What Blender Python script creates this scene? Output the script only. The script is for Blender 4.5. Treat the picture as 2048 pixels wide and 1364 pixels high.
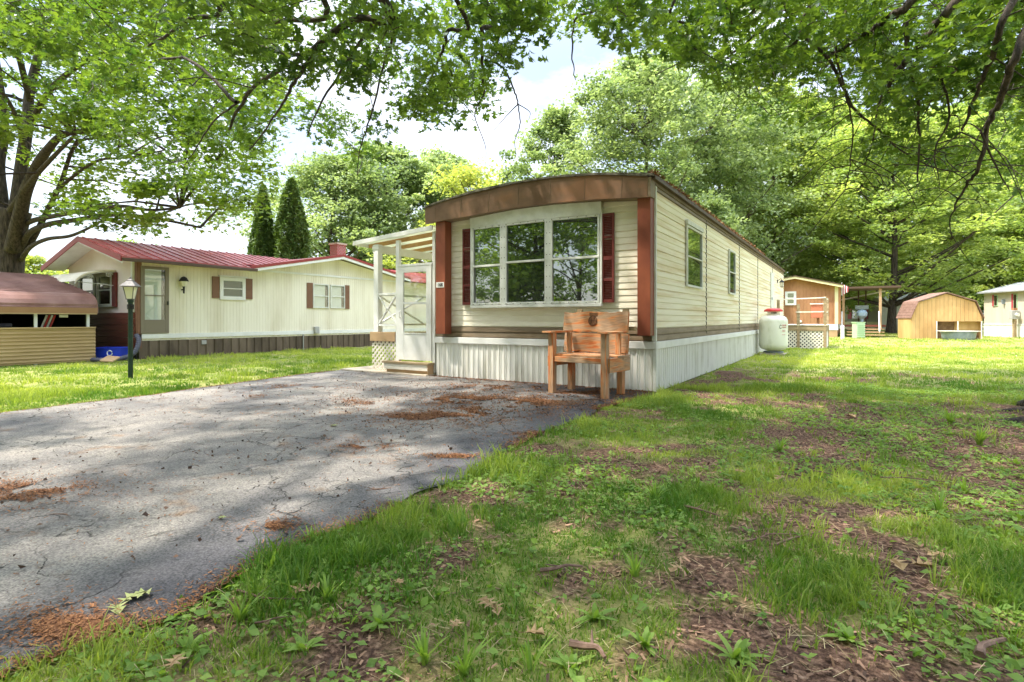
import bpy, math, random
import numpy as np
from mathutils import Vector
random.seed(7); rng = np.random.default_rng(7)
for o in list(bpy.data.objects): bpy.data.objects.remove(o)
SC = bpy.context.scene
COL = SC.collection
rad = math.radians

# ------------------------------------------------------------------ camera
F, H, HY, YAW = 1075.0, 1.1, 638.0, rad(32.2)
CX, CY = 2.494, -8.002
sY, cY = math.sin(YAW), math.cos(YAW)
cam = bpy.data.cameras.new('camera')
cam.sensor_width = 36; cam.lens = F / 2048 * 36
cam.shift_y = -(682 - HY) / 2048
cam.clip_start = 0.05; cam.clip_end = 3000
camo = bpy.data.objects.new('camera', cam); COL.objects.link(camo)
camo.location = (CX, CY, H); camo.rotation_euler = (rad(90), 0, YAW)
SC.camera = camo
# ------------------------------------------------------------------ light
SUN = Vector((-0.42, -0.30, 1.0)).normalized()          # towards the sun
el = math.asin(SUN.z); az = math.atan2(SUN.x, SUN.y)
world = bpy.data.worlds.new('World'); SC.world = world; world.use_nodes = True
nt = world.node_tree; N = nt.nodes; L = nt.links
bg = N['Background']; bg.inputs['Strength'].default_value = 0.15
sky = N.new('ShaderNodeTexSky'); sky.sky_type = 'NISHITA'; sky.sun_disc = False
sky.sun_elevation = el; sky.sun_rotation = az; sky.air_density = 1.2; sky.dust_density = 2.0
tc = N.new('ShaderNodeTexCoord')
mp = N.new('ShaderNodeMapping'); mp.inputs['Scale'].default_value = (1, 1, 2.2)
nz = N.new('ShaderNodeTexNoise'); nz.inputs['Scale'].default_value = 3.1; nz.inputs['Detail'].default_value = 7; nz.inputs['Roughness'].default_value = .6
cr = N.new('ShaderNodeValToRGB'); cr.color_ramp.elements[0].position = .44; cr.color_ramp.elements[1].position = .60
cr.color_ramp.elements[0].color = (.30, .30, .30, 1)
mx = N.new('ShaderNodeMix'); mx.data_type = 'RGBA'
L.new(tc.outputs['Generated'], mp.inputs[0]); L.new(mp.outputs[0], nz.inputs['Vector']); L.new(nz.outputs['Fac'], cr.inputs[0])
L.new(cr.outputs[0], mx.inputs['Factor']); L.new(sky.outputs[0], mx.inputs[6]); mx.inputs[7].default_value = (5.6, 5.9, 6.6, 1)
# thin overcast: the zenith is brighter than the sky near the horizon
sx = N.new('ShaderNodeSeparateXYZ'); L.new(tc.outputs['Generated'], sx.inputs[0])
zr = N.new('ShaderNodeMapRange'); zr.interpolation_type = 'SMOOTHSTEP'
for i_, v_ in enumerate((.42, .85, .52, 2.0)): zr.inputs[i_ + 1].default_value = v_
L.new(sx.outputs[2], zr.inputs[0])
mu = N.new('ShaderNodeVectorMath'); mu.operation = 'SCALE'; L.new(mx.outputs[2], mu.inputs[0]); L.new(zr.outputs[0], mu.inputs[3])
L.new(mu.outputs[0], bg.inputs['Color'])
sl = bpy.data.lights.new('sun', 'SUN'); sl.energy = 2.3; sl.angle = rad(1.5); sl.color = (1, .93, .82)
so = bpy.data.objects.new('sun', sl); COL.objects.link(so)
so.rotation_euler = (-SUN).to_track_quat('-Z', 'Y').to_euler(); so.location = (0, 0, 30)
SC.view_settings.view_transform = 'Standard'; SC.view_settings.look = 'None'
SC.view_settings.exposure = 1.85; SC.view_settings.gamma = 1
SC.render.engine = 'CYCLES'
try:
    SC.cycles.max_bounces = 8; SC.cycles.diffuse_bounces = 4; SC.cycles.transparent_max_bounces = 8
    SC.cycles.transmission_bounces = 4; SC.cycles.glossy_bounces = 3; SC.cycles.caustics_reflective = False; SC.cycles.caustics_refractive = False
except Exception: pass

# ------------------------------------------------------------------ picture-to-place helpers
def W(l, d, z=0.0): return Vector((CX + l * cY - d * sY, CY + l * sY + d * cY, z))
def at(px, py, d): return W((px - 1024) / F * d, d, H - (py - HY) * d / F)
def G(px, py): return at(px, py, F * H / (py - HY))
def proj(p):
    dx = p[0] - CX; dy = p[1] - CY
    l = dx * cY + dy * sY; d = -dx * sY + dy * cY
    if d < .3: return (-9999, 0, d)
    return (1024 + F * l / d, HY - (p[2] - H) * F / d, d)

# ------------------------------------------------------------------ noise in numpy
_T = rng.random((256, 256))
def vn(x, y):
    xi = np.floor(x).astype(int); yi = np.floor(y).astype(int); fx = x - xi; fy = y - yi
    fx = fx * fx * (3 - 2 * fx); fy = fy * fy * (3 - 2 * fy)
    g = lambda a, b: _T[a & 255, b & 255]
    return (g(xi, yi) * (1 - fx) + g(xi + 1, yi) * fx) * (1 - fy) + (g(xi, yi + 1) * (1 - fx) + g(xi + 1, yi + 1) * fx) * fy
def fbm(x, y, s=1.0, o=4):
    x = np.asarray(x, float) * s; y = np.asarray(y, float) * s; r = 0; a = .5; t = 0
    for i in range(o): r = r + a * vn(x + 17.3 * i, y + 5.7 * i); t += a; a *= .5; x = x * 2.03; y = y * 2.03
    return r / t
def sstep(a, b, x): t = np.clip((x - a) / (b - a), 0, 1); return t * t * (3 - 2 * t)

# ------------------------------------------------------------------ materials
def new_mat(name):
    m = bpy.data.materials.new(name); m.use_nodes = True
    return m, m.node_tree.nodes, m.node_tree.links, m.node_tree.nodes['Principled BSDF']
def setc(sock, c): sock.default_value = (c[0], c[1], c[2], 1)
def mat(name, c1, c2=None, scale=4, rough=.7, stretch=(1, 1, 1), bump=0, bscale=None, detail=5, metal=0, c3=None, lo=.35, hi=.65, spec=.4, bdist=.01):
    m, n, l, b = new_mat(name)
    b.inputs['Roughness'].default_value = rough; b.inputs['Metallic'].default_value = metal
    b.inputs['Specular IOR Level'].default_value = spec
    t = n.new('ShaderNodeTexCoord'); mp = n.new('ShaderNodeMapping'); mp.inputs['Scale'].default_value = stretch
    l.new(t.outputs['Object'], mp.inputs[0])
    if c2 is None: setc(b.inputs['Base Color'], c1)
    else:
        z = n.new('ShaderNodeTexNoise'); z.inputs['Scale'].default_value = scale; z.inputs['Detail'].default_value = detail; z.inputs['Roughness'].default_value = .62
        l.new(mp.outputs[0], z.inputs['Vector'])
        r = n.new('ShaderNodeValToRGB'); e = r.color_ramp.elements
        e[0].position = lo; e[1].position = hi; e[0].color = (*c1, 1); e[1].color = (*c2, 1)
        if c3: x = e.new((lo + hi) / 2); x.color = (*c3, 1)
        l.new(z.outputs['Fac'], r.inputs[0]); l.new(r.outputs[0], b.inputs['Base Color'])
    if bump:
        z2 = n.new('ShaderNodeTexNoise'); z2.inputs['Scale'].default_value = bscale or scale * 3; z2.inputs['Detail'].default_value = 4
        l.new(mp.outputs[0], z2.inputs['Vector'])
        bp = n.new('ShaderNodeBump'); bp.inputs['Strength'].default_value = bump; bp.inputs['Distance'].default_value = bdist
        l.new(z2.outputs['Fac'], bp.inputs['Height']); l.new(bp.outputs[0], b.inputs['Normal'])
    return m
def leaf_mat(name, dark, light, trans=.45, tcol=None, rough=.5):
    m, n, l, b = new_mat(name)
    a = n.new('ShaderNodeAttribute'); a.attribute_name = 'v'
    r = n.new('ShaderNodeValToRGB'); r.color_ramp.elements[0].color = (*dark, 1); r.color_ramp.elements[1].color = (*light, 1)
    l.new(a.outputs['Fac'], r.inputs[0]); l.new(r.outputs[0], b.inputs['Base Color'])
    b.inputs['Roughness'].default_value = rough; b.inputs['Specular IOR Level'].default_value = .35
    t = n.new('ShaderNodeBsdfTranslucent')
    mm = n.new('ShaderNodeMix'); mm.data_type = 'RGBA'; mm.blend_type = 'MULTIPLY'; mm.inputs['Factor'].default_value = 1
    l.new(r.outputs[0], mm.inputs[6]); setc(mm.inputs[7], tcol or (1.5, 1.45, .6)); l.new(mm.outputs[2], t.inputs['Color'])
    ms = n.new('ShaderNodeMixShader'); ms.inputs[0].default_value = trans
    l.new(b.outputs[0], ms.inputs[1]); l.new(t.outputs[0], ms.inputs[2]); l.new(ms.outputs[0], n['Material Output'].inputs['Surface'])
    return m
def glass_mat(name, base=(.02, .022, .02), fac=.30):
    m, n, l, b = new_mat(name)
    setc(b.inputs['Base Color'], base); b.inputs['Roughness'].default_value = .15; b.inputs['Specular IOR Level'].default_value = .2
    g = n.new('ShaderNodeBsdfGlossy'); g.inputs['Roughness'].default_value = .015; setc(g.inputs['Color'], (.92, .98, .95))
    z = n.new('ShaderNodeTexNoise'); z.inputs['Scale'].default_value = 1.6; z.inputs['Detail'].default_value = 1
    bp = n.new('ShaderNodeBump'); bp.inputs['Strength'].default_value = .02; bp.inputs['Distance'].default_value = .04
    l.new(z.outputs['Fac'], bp.inputs['Height']); l.new(bp.outputs[0], g.inputs['Normal'])
    ms = n.new('ShaderNodeMixShader'); ms.inputs[0].default_value = fac
    l.new(b.outputs[0], ms.inputs[1]); l.new(g.outputs[0], ms.inputs[2]); l.new(ms.outputs[0], n['Material Output'].inputs['Surface'])
    return m
def clear_glass(name, fac=.12):
    m, n, l, b = new_mat(name)
    t = n.new('ShaderNodeBsdfTransparent'); setc(t.inputs['Color'], (.93, .96, .94))
    g = n.new('ShaderNodeBsdfGlossy'); g.inputs['Roughness'].default_value = .02
    ms = n.new('ShaderNodeMixShader'); ms.inputs[0].default_value = fac
    l.new(t.outputs[0], ms.inputs[1]); l.new(g.outputs[0], ms.inputs[2]); l.new(ms.outputs[0], n['Material Output'].inputs['Surface'])
    return m
M = dict(
    cream=mat('cream_siding', (.76, .70, .55), (.86, .81, .67), 2.5, .45, (1, 1, 5), .15, 30),
    cream_side=mat('weathered_cream_siding', (.66, .53, .31), (.84, .78, .60), 1.3, .5, (1, .35, 7), .1, 30, lo=.33, hi=.55, detail=7),
    skirt=mat('skirt_metal', (.52, .50, .42), (.80, .79, .73), 2.2, .45, (2.5, 2.5, .35), .25, 5, lo=.30, hi=.50, detail=7),
    white=mat('white_paint', (.70, .70, .66), (.80, .80, .77), 3, .5, bump=.1, bscale=40),
    white_old=mat('old_white_aluminium', (.60, .61, .55), (.74, .75, .70), 6, .5),
    brownfascia=mat('brown_fascia', (.13, .07, .04), (.25, .125, .068), 1.4, .38, (1, 1, 1.6), .12, 6, c3=(.19, .11, .068), bdist=.02),
    redpost=mat('red_brown_post', (.15, .035, .018), (.27, .075, .035), 1.6, .45, (1, 1, .5), .2, 18),
    shutter=mat('dark_red_shutter', (.10, .014, .012), (.19, .035, .028), 9, .55, (1, 1, .5), .2, 40),
    shut_gap=mat('shutter_gap', (.42, .38, .33), (.20, .06, .05), 20, .7),
    brownband=mat('brown_band', (.16, .11, .06), (.25, .19, .125), 2.2, .5, (1, 1, 4)),
    rooftop=mat('roof_debris_grey', (.06, .05, .035), (.22, .2, .15), 9, .9, bump=.5, bscale=30),
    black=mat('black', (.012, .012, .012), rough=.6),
    glass=glass_mat('window_glass'),
    sideglass=glass_mat('side_window_glass', (.02, .03, .02), .42),
    clear=clear_glass('clear_glass'),
    blind=mat('white_blinds', (.62, .63, .6), (.7, .71, .68), 3, .6),
    ncream=mat('neighbor_cream', (.66, .60, .45), (.82, .77, .63), .8, .5, (2, 2, .35), lo=.3, hi=.55, detail=7),
    nwhite=mat('neighbor_gable_pink_white', (.70, .58, .48), (.77, .67, .57), 1.1, .6),
    nred=mat('red_metal_roof', (.38, .06, .06), (.52, .14, .13), .9, .4, (.5, 2, 1)),
    nredtrim=mat('red_trim', (.28, .04, .035), rough=.5),
    gutter=mat('brown_gutter', (.09, .055, .035), rough=.5),
    nskirt=mat('brown_skirt', (.07, .05, .033), (.18, .135, .095), 2, .6, (1, 1, .3)),
    maroon=mat('maroon_boards', (.12, .028, .018), (.17, .05, .03), 2, .6, (.4, 1, 3)),
    brownshut=mat('brown_shutter', (.17, .08, .045), (.21, .105, .06), 4, .6),
    taupe=mat('taupe_door_paint', (.20, .17, .12), rough=.5),
    brick=None,
    lampgreen=mat('dark_green_post', (.005, .022, .014), (.010, .036, .022), 12, .4, bump=.2),
    lampcap=mat('lamp_cap', (.10, .09, .09), (.18, .16, .15), 20, .55),
    frost=mat('frosted_lamp_glass', (.72, .68, .55), rough=.35),
    cp_roof=mat('carport_roof', (.17, .085, .07), (.27, .155, .135), 2, .4, (.3, 1, 1)),
    cp_tan=mat('carport_tan_panel', (.37, .26, .13), (.47, .345, .19), 1.3, .45, (1, .4, 2)),
    cp_post=mat('carport_post', (.6, .62, .62), rough=.5),
    blue=mat('blue_plastic', (.02, .05, .55), (.03, .07, .65), 4, .45),
    hose=mat('hose_grey', (.06, .065, .10), (.12, .12, .16), 6, .5),
    wood=None,
    rawwood=mat('raw_rafter_wood', (.42, .22, .09), (.55, .33, .15), 4, .7, (1, 6, 1)),
    deckwood=mat('weathered_deck_wood', (.24, .17, .09), (.38, .29, .17), 3, .8, (.5, 4, 4), .2),
    tan=mat('tan_beam', (.40, .26, .14), (.46, .31, .17), 3, .7),
    lattice=mat('cream_lattice', (.74, .68, .56), (.80, .75, .65), 8, .6),
    concrete=mat('concrete_slab', (.42, .35, .26), (.58, .5, .39), 3, .9, bump=.3, bscale=60),
    tank=mat('tank_paint', (.52, .53, .40), (.76, .77, .66), 3.5, .4, (1, 1, .4), lo=.28, hi=.5, detail=7),
    tankred=mat('tank_red_lid', (.55, .035, .03), rough=.4),
    brownhouse=mat('orange_brown_siding', (.30, .135, .06), (.44, .22, .105), 1.0, .7, (1.5, 1.5, .6)),
    yellowtrim=mat('yellow_cream_trim', (.70, .64, .38), rough=.6),
    shedwood=mat('shed_plywood', (.46, .27, .10), (.62, .40, .17), 1.4, .7, (1, 1, .35)),
    shedred=mat('shed_red_shingle', (.17, .095, .07), (.25, .15, .115), 6, .8),
    shedin=mat('shed_inner_wood', (.12, .06, .025), (.25, .15, .07), 5, .8),
    galv=mat('galvanised', (.16, .20, .22), (.26, .3, .31), 5, .45, metal=.2),
    rtrailer=mat('right_trailer_wall', (.52, .47, .38), (.60, .54, .45), .8, .6, (3, 3, .3)),
    rroof=mat('pale_roof', (.30, .31, .31), (.40, .41, .41), 1, .5),
    pinkred=mat('bright_red_shutter', (.42, .05, .07), rough=.6),
    greybox=mat('meter_grey', (.38, .38, .36), rough=.5),
    greenbox=mat('pale_green_box', (.42, .58, .36), rough=.6),
    greyhouse=mat('grey_green_wall', (.30, .29, .22), (.36, .35, .27), 1, .7),
    bark=mat('bark', (.025, .02, .016), (.11, .085, .065), 5, .9, (3, 3, .6), .9, 14, bdist=.04),
    barkred=mat('reddish_bark', (.055, .03, .024), (.13, .075, .055), 12, .85, (1, 1, 1), .4, 40),
    barkfar=mat('far_bark', (.07, .055, .04), (.13, .1, .075), 3, .9, (3, 3, .4)),
    ink=mat('black_ink', (.02, .02, .02), rough=.7),
    signred=mat('faded_red_ink', (.55, .12, .14), rough=.6),
)
# wood of the seat: weathered grey-pink where worn, orange stain left in streaks
def wood_mat():
    m, n, l, b = new_mat('stained_weathered_wood')
    t = n.new('ShaderNodeTexCoord'); mp = n.new('ShaderNodeMapping'); mp.inputs['Scale'].default_value = (2.2, 2.2, 13); l.new(t.outputs['UV'], mp.inputs[0])
    mp.inputs['Scale'].default_value = (1.2, 7.5, 1)
    z = n.new('ShaderNodeTexNoise'); z.inputs['Scale'].default_value = 1.7; z.inputs['Detail'].default_value = 6; z.inputs['Distortion'].default_value = .6
    l.new(mp.outputs[0], z.inputs['Vector'])
    r = n.new('ShaderNodeValToRGB'); e = r.color_ramp.elements
    e[0].position = .38; e[0].color = (.60, .17, .04, 1); e[1].position = .6; e[1].color = (.47, .31, .19, 1)
    x = e.new(.45); x.color = (.60, .29, .12, 1); x = e.new(.52); x.color = (.46, .27, .15, 1)
    l.new(z.outputs['Fac'], r.inputs[0])
    w = n.new('ShaderNodeTexNoise'); w.inputs['Scale'].default_value = 5; w.inputs['Detail'].default_value = 8
    mp2 = n.new('ShaderNodeMapping'); mp2.inputs['Scale'].default_value = (1.2, 26, 1); l.new(t.outputs['UV'], mp2.inputs[0]); l.new(mp2.outputs[0], w.inputs['Vector'])
    r2 = n.new('ShaderNodeValToRGB'); r2.color_ramp.elements[0].position = .3; r2.color_ramp.elements[0].color = (.45, .42, .4, 1); r2.color_ramp.elements[1].position = .55; r2.color_ramp.elements[1].color = (1, 1, 1, 1)
    l.new(w.outputs['Fac'], r2.inputs[0])
    v = n.new('ShaderNodeTexVoronoi'); v.inputs['Scale'].default_value = 3.2; mp3 = n.new('ShaderNodeMapping'); mp3.inputs['Scale'].default_value = (1, 1.7, 1); l.new(t.outputs['UV'], mp3.inputs[0]); l.new(mp3.outputs[0], v.inputs['Vector'])
    r3 = n.new('ShaderNodeValToRGB'); r3.color_ramp.elements[0].position = .03; r3.color_ramp.elements[0].color = (.25, .2, .18, 1); r3.color_ramp.elements[1].position = .09; r3.color_ramp.elements[1].color = (1, 1, 1, 1)
    l.new(v.outputs['Distance'], r3.inputs[0])
    a = n.new('ShaderNodeMix'); a.data_type = 'RGBA'; a.blend_type = 'MULTIPLY'; a.inputs['Factor'].default_value = 1
    c = n.new('ShaderNodeMix'); c.data_type = 'RGBA'; c.blend_type = 'MULTIPLY'; c.inputs['Factor'].default_value = 1
    l.new(r.outputs[0], a.inputs[6]); l.new(r2.outputs[0], a.inputs[7]); l.new(a.outputs[2], c.inputs[6]); l.new(r3.outputs[0], c.inputs[7])
    l.new(c.outputs[2], b.inputs['Base Color']); b.inputs['Roughness'].default_value = .75
    bp = n.new('ShaderNodeBump'); bp.inputs['Strength'].default_value = .35; bp.inputs['Distance'].default_value = .004
    l.new(w.outputs['Fac'], bp.inputs['Height']); l.new(bp.outputs[0], b.inputs['Normal'])
    return m
M['wood'] = wood_mat()
def brick_mat():
    m, n, l, b = new_mat('red_brick')
    t = n.new('ShaderNodeTexCoord'); k = n.new('ShaderNodeTexBrick'); l.new(t.outputs['UV'], k.inputs['Vector'])
    setc(k.inputs['Color1'], (.36, .06, .04)); setc(k.inputs['Color2'], (.25, .05, .035)); setc(k.inputs['Mortar'], (.42, .36, .32))
    k.inputs['Scale'].default_value = 4; k.inputs['Mortar Size'].default_value = .03; l.new(k.outputs['Color'], b.inputs['Base Color']); b.inputs['Roughness'].default_value = .85
    return m
M['brick'] = brick_mat()

# ------------------------------------------------------------------ mesh builder
class MB:
    def __init__(s): s.v = []; s.f = []; s.uv = []
    def face(s, pts, uv=None):
        i = len(s.v); s.v += [tuple(p) for p in pts]; s.f.append(tuple(range(i, i + len(pts))))
        if uv is None: uv = [(0, 0)] * len(pts)
        s.uv.append(uv); return s
    def box(s, x0, x1, y0, y1, z0, z1):
        if x0 > x1: x0, x1 = x1, x0
        if y0 > y1: y0, y1 = y1, y0
        if z0 > z1: z0, z1 = z1, z0
        return s.obox(Vector(((x0 + x1) / 2, (y0 + y1) / 2, (z0 + z1) / 2)), Vector((x1 - x0, 0, 0)), Vector((0, y1 - y0, 0)), Vector((0, 0, z1 - z0)))
    def obox(s, c, a, b, d):
        """box centred on c with full edge vectors a, b, d; UVs in metres with U along the longest edge"""
        c = Vector(c); a = Vector(a); b = Vector(b); d = Vector(d); i = len(s.v)
        if a.cross(b).dot(d) < 0: a = -a
        for sz in (-.5, .5):
            for sy_, sx in ((-.5, -.5), (-.5, .5), (.5, .5), (.5, -.5)): s.v.append(tuple(c + a * sx + b * sy_ + d * sz))
        la, lb, ld = a.length, b.length, d.length; off = random.random() * 5
        def uvq(l1, l2):
            q = [(0, 0), (l1, 0), (l1, l2), (0, l2)]
            if l1 < l2: q = [(y, x) for x, y in q]
            return [(u + off, v_ + off * .7) for u, v_ in q]
        for q, (l1, l2) in (((3, 2, 1, 0), (la, lb)), ((4, 5, 6, 7), (la, lb)), ((0, 1, 5, 4), (la, ld)), ((1, 2, 6, 5), (lb, ld)), ((2, 3, 7, 6), (la, ld)), ((3, 0, 4, 7), (lb, ld))):
            s.f.append(tuple(i + k for k in q)); s.uv.append(uvq(l1, l2))
        return s
    def bar(s, p, q, w, h=None, up=(0, 0, 1)):
        p = Vector(p); q = Vector(q); d = q - p; u = Vector(up)
        if abs(d.normalized().dot(u)) > .98: u = Vector((0, 1, 0))
        x = d.cross(u).normalized(); y = x.cross(d).normalized()
        return s.obox((p + q) / 2, x * w, d, y * (h or w))
    def prism(s, poly, vec):
        vec = Vector(vec); poly = [Vector(p) for p in poly]; n = len(poly); i = len(s.v)
        s.v += [tuple(p) for p in poly] + [tuple(p + vec) for p in poly]
        nrm = Vector((0, 0, 0))
        for k in range(n): nrm += poly[k].cross(poly[(k + 1) % n])
        flip = nrm.dot(vec) > 0
        a = tuple(range(i, i + n)); b = tuple(range(i + n, i + 2 * n))
        u0 = poly[0]
        e1 = (poly[1] - poly[0]).normalized(); e2 = vec.cross(e1).normalized()
        uv = [((p - u0).dot(e1), (p - u0).dot(e2)) for p in poly]
        s.f.append(a[::-1] if flip else a); s.uv.append(uv[::-1] if flip else uv)
        s.f.append(b if flip else b[::-1]); s.uv.append(uv if flip else uv[::-1])
        for k in range(n):
            k2 = (k + 1) % n; q = (i + k, i + k2, i + n + k2, i + n + k)
            s.f.append(q if flip else q[::-1]); ll = (poly[k2] - poly[k]).length; vl = vec.length
            u = [(0, 0), (ll, 0), (ll, vl), (0, vl)]; s.uv.append(u if flip else u[::-1])
        return s
    def strip(s, A, B):
        """surface between two polylines of equal length"""
        i = len(s.v); n = len(A); s.v += [tuple(p) for p in A] + [tuple(p) for p in B]
        for k in range(n - 1): s.f.append((i + k, i + k + 1, i + n + k + 1, i + n + k)); s.uv.append([(0, 0)] * 4)
        return s
    def tube(s, pts, r, n=8, cap=True):
        pts = [Vector(p) for p in pts]; m = len(pts)
        rs = r if hasattr(r, '__len__') else [r] * m
        i = len(s.v); ref = Vector((0, 0, 1)); prev = None
        for k, p in enumerate(pts):
            t = (pts[min(k + 1, m - 1)] - pts[max(k - 1, 0)]).normalized()
            if prev is None:
                a = t.cross(ref)
                if a.length < .05: a = t.cross(Vector((0, 1, 0)))
            else: a = prev - t * prev.dot(t)
            a.normalize(); prev = a; b = t.cross(a)
            for j in range(n):
                th = 2 * math.pi * j / n; s.v.append(tuple(p + (a * math.cos(th) + b * math.sin(th)) * rs[k]))
        for k in range(m - 1):
            for j in range(n):
                j2 = (j + 1) % n; s.f.append((i + k * n + j, i + k * n + j2, i + (k + 1) * n + j2, i + (k + 1) * n + j)); s.uv.append([(0, 0)] * 4)
        if cap:
            s.f.append(tuple(range(i, i + n))[::-1]); s.uv.append([(0, 0)] * n)
            s.f.append(tuple(range(i + (m - 1) * n, i + m * n))); s.uv.append([(0, 0)] * n)
        return s
    def lathe(s, cx, cy, prof, n=24):
        i = len(s.v); m = len(prof)
        for r, z in prof:
            for j in range(n):
                th = 2 * math.pi * j / n; s.v.append((cx + r * math.cos(th), cy + r * math.sin(th), z))
        for k in range(m - 1):
            for j in range(n):
                j2 = (j + 1) % n; s.f.append((i + k * n + j, i + k * n + j2, i + (k + 1) * n + j2, i + (k + 1) * n + j)); s.uv.append([(0, 0)] * 4)
        s.f.append(tuple(range(i, i + n))[::-1]); s.uv.append([(0, 0)] * n)
        s.f.append(tuple(range(i + (m - 1) * n, i + m * n))); s.uv.append([(0, 0)] * n)
        return s
    def build(s, name, m, parent=None, bevel=0, smooth=False):
        org = Vector(parent.get('_o', (0, 0, 0))) if parent else Vector((0, 0, 0))
        me = bpy.data.meshes.new(name); me.from_pydata([(a - org.x, b - org.y, c - org.z) for a, b, c in s.v], [], s.f)
        me.materials.append(m)
        if any(any(u != (0, 0) for u in q) for q in s.uv):
            ul = me.uv_layers.new(name='UVMap'); flat = [c for q in s.uv for u in q for c in u]
            if len(flat) == 2 * len(me.loops): ul.data.foreach_set('uv', flat)
        if smooth: me.polygons.foreach_set('use_smooth', [True] * len(me.polygons))
        me.update()
        o = bpy.data.objects.new(name, me); COL.objects.link(o)
        if parent: o.parent = parent; o['_o'] = tuple(org)
        if bevel:
            b = o.modifiers.new('bevel', 'BEVEL'); b.width = bevel; b.segments = 2; b.limit_method = 'ANGLE'; b.angle_limit = rad(40)
        return o
def tag(o, label=None, cat=None, group=None, kind=None):
    if label: o['label'] = label
    if cat: o['category'] = cat
    if group: o['group'] = group
    if kind: o['kind'] = kind
    return o
def thing(name, loc, label, cat, group=None):
    o = bpy.data.objects.new(name, None); COL.objects.link(o); o.location = loc; o['_o'] = tuple(loc); o.empty_display_size = .2
    return tag(o, label, cat, group)
def smooth_path(pts, k=4):
    pts = [Vector(p) for p in pts]; out = []
    for i in range(len(pts) - 1):
        p0 = pts[max(i - 1, 0)]; p1 = pts[i]; p2 = pts[i + 1]; p3 = pts[min(i + 2, len(pts) - 1)]
        for j in range(k):
            t = j / k
            out.append(.5 * ((2 * p1) + (p2 - p0) * t + (2 * p0 - 5 * p1 + 4 * p2 - p3) * t * t + (3 * p1 - p0 - 3 * p2 + p3) * t ** 3))
    out.append(pts[-1]); return out
def text_mesh(name, body, size, m, parent, origin, right, up, bold=0, xs=1.0):
    cu = bpy.data.curves.new(name, 'FONT'); cu.body = body; cu.size = size; cu.extrude = .0015; cu.offset = bold; cu.align_x = 'CENTER'; cu.align_y = 'CENTER'
    cu.resolution_u = 3
    to = bpy.data.objects.new(name + '_tmp', cu); COL.objects.link(to)
    me = bpy.data.meshes.new_from_object(to.evaluated_get(bpy.context.evaluated_depsgraph_get()))
    bpy.data.objects.remove(to)
    r = Vector(right).normalized(); u = Vector(up).normalized(); nn = r.cross(u); org = Vector(parent.get('_o', (0, 0, 0)))
    for v in me.vertices:
        c = v.co.copy(); v.co = Vector(origin) - org + r * c.x * xs + u * c.y + nn * c.z
    me.materials.clear(); me.materials.append(m); me.name = name
    o = bpy.data.objects.new(name, me); COL.objects.link(o); o.parent = parent; o['_o'] = tuple(org)
    return o

# many small faces, fast
def fast_mesh(name, V, starts, loops, m, attr=None, parent=None, smooth=False):
    me = bpy.data.meshes.new(name); me.vertices.add(len(V)); me.vertices.foreach_set('co', np.ascontiguousarray(V, dtype=np.float32).ravel())
    me.loops.add(len(loops)); me.loops.foreach_set('vertex_index', np.asarray(loops, dtype=np.int32))
    me.polygons.add(len(starts)); me.polygons.foreach_set('loop_start', np.asarray(starts, dtype=np.int32))
    if smooth: me.polygons.foreach_set('use_smooth', np.ones(len(starts), dtype=bool))
    me.update(calc_edges=True); me.materials.append(m)
    if attr is not None:
        a = me.attributes.new('v', 'FLOAT', 'POINT'); a.data.foreach_set('value', np.asarray(attr, dtype=np.float32))
    o = bpy.data.objects.new(name, me); COL.objects.link(o)
    if parent: o.parent = parent
    return o
def scatter(name, C_, R, S, tv, tf, m, val, parent=None):
    """C_ (n,3) centres, R (n,3,3) rotations, S (n,) or (n,3) sizes, tv template verts, tf template faces"""
    n = len(C_); tv = np.asarray(tv, float); k = len(tv); S = np.asarray(S, float)
    if S.ndim == 1: S = S[:, None]
    T = tv[None] * (S[:, None, :] if S.shape[1] == 3 else S[:, :, None])
    V = np.einsum('nij,nkj->nki', R, T) + np.asarray(C_)[:, None, :]
    fl = np.concatenate([np.asarray(f) for f in tf]); ln = np.array([len(f) for f in tf]); st = np.concatenate([[0], np.cumsum(ln)[:-1]])
    loops = (fl[None] + (np.arange(n) * k)[:, None]).ravel(); starts = (st[None] + (np.arange(n) * len(fl))[:, None]).ravel()
    return fast_mesh(name, V.reshape(-1, 3), starts, loops, m, np.repeat(val, k), parent)
def rots(n, tilt=1.0, r=None):
    """random frames whose normal (z) leans from vertical by about tilt radians"""
    r = r or rng
    az = r.random(n) * 2 * np.pi; ti = np.abs(r.normal(0, tilt, n)); sp = r.random(n) * 2 * np.pi
    ca, sa, ct, st, cs, ss = np.cos(az), np.sin(az), np.cos(ti), np.sin(ti), np.cos(sp), np.sin(sp)
    Z = np.stack([ca * st, sa * st, ct], 1); X0 = np.stack([ca * ct, sa * ct, -st], 1); Y0 = np.cross(Z, X0)
    X = X0 * cs[:, None] + Y0 * ss[:, None]; Y = np.cross(Z, X)
    return np.stack([X, Y, Z], 2)
OAK_V = [(0, 0, 0), (.06, .14, .02), (.38, .12, .09), (.09, .30, .03), (.47, .52, .08), (.09, .56, .02), (.30, .86, .03), (0, 1, -.12)]
OAK_V = OAK_V + [(-x, y, z) for x, y, z in OAK_V[1:7]]
OAK_F = [(0, 1, 2, 3, 4, 5, 6, 7), (0, 7, 13, 12, 11, 10, 9, 8)]
OAK_V = [(x, y - .4, z) for x, y, z in OAK_V]
LEAF_V = [(0, -.5, 0), (.34, -.02, .07), (0, .5, -.06), (-.34, .02, .07)]; LEAF_F = [(0, 1, 2), (0, 2, 3)]
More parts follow.
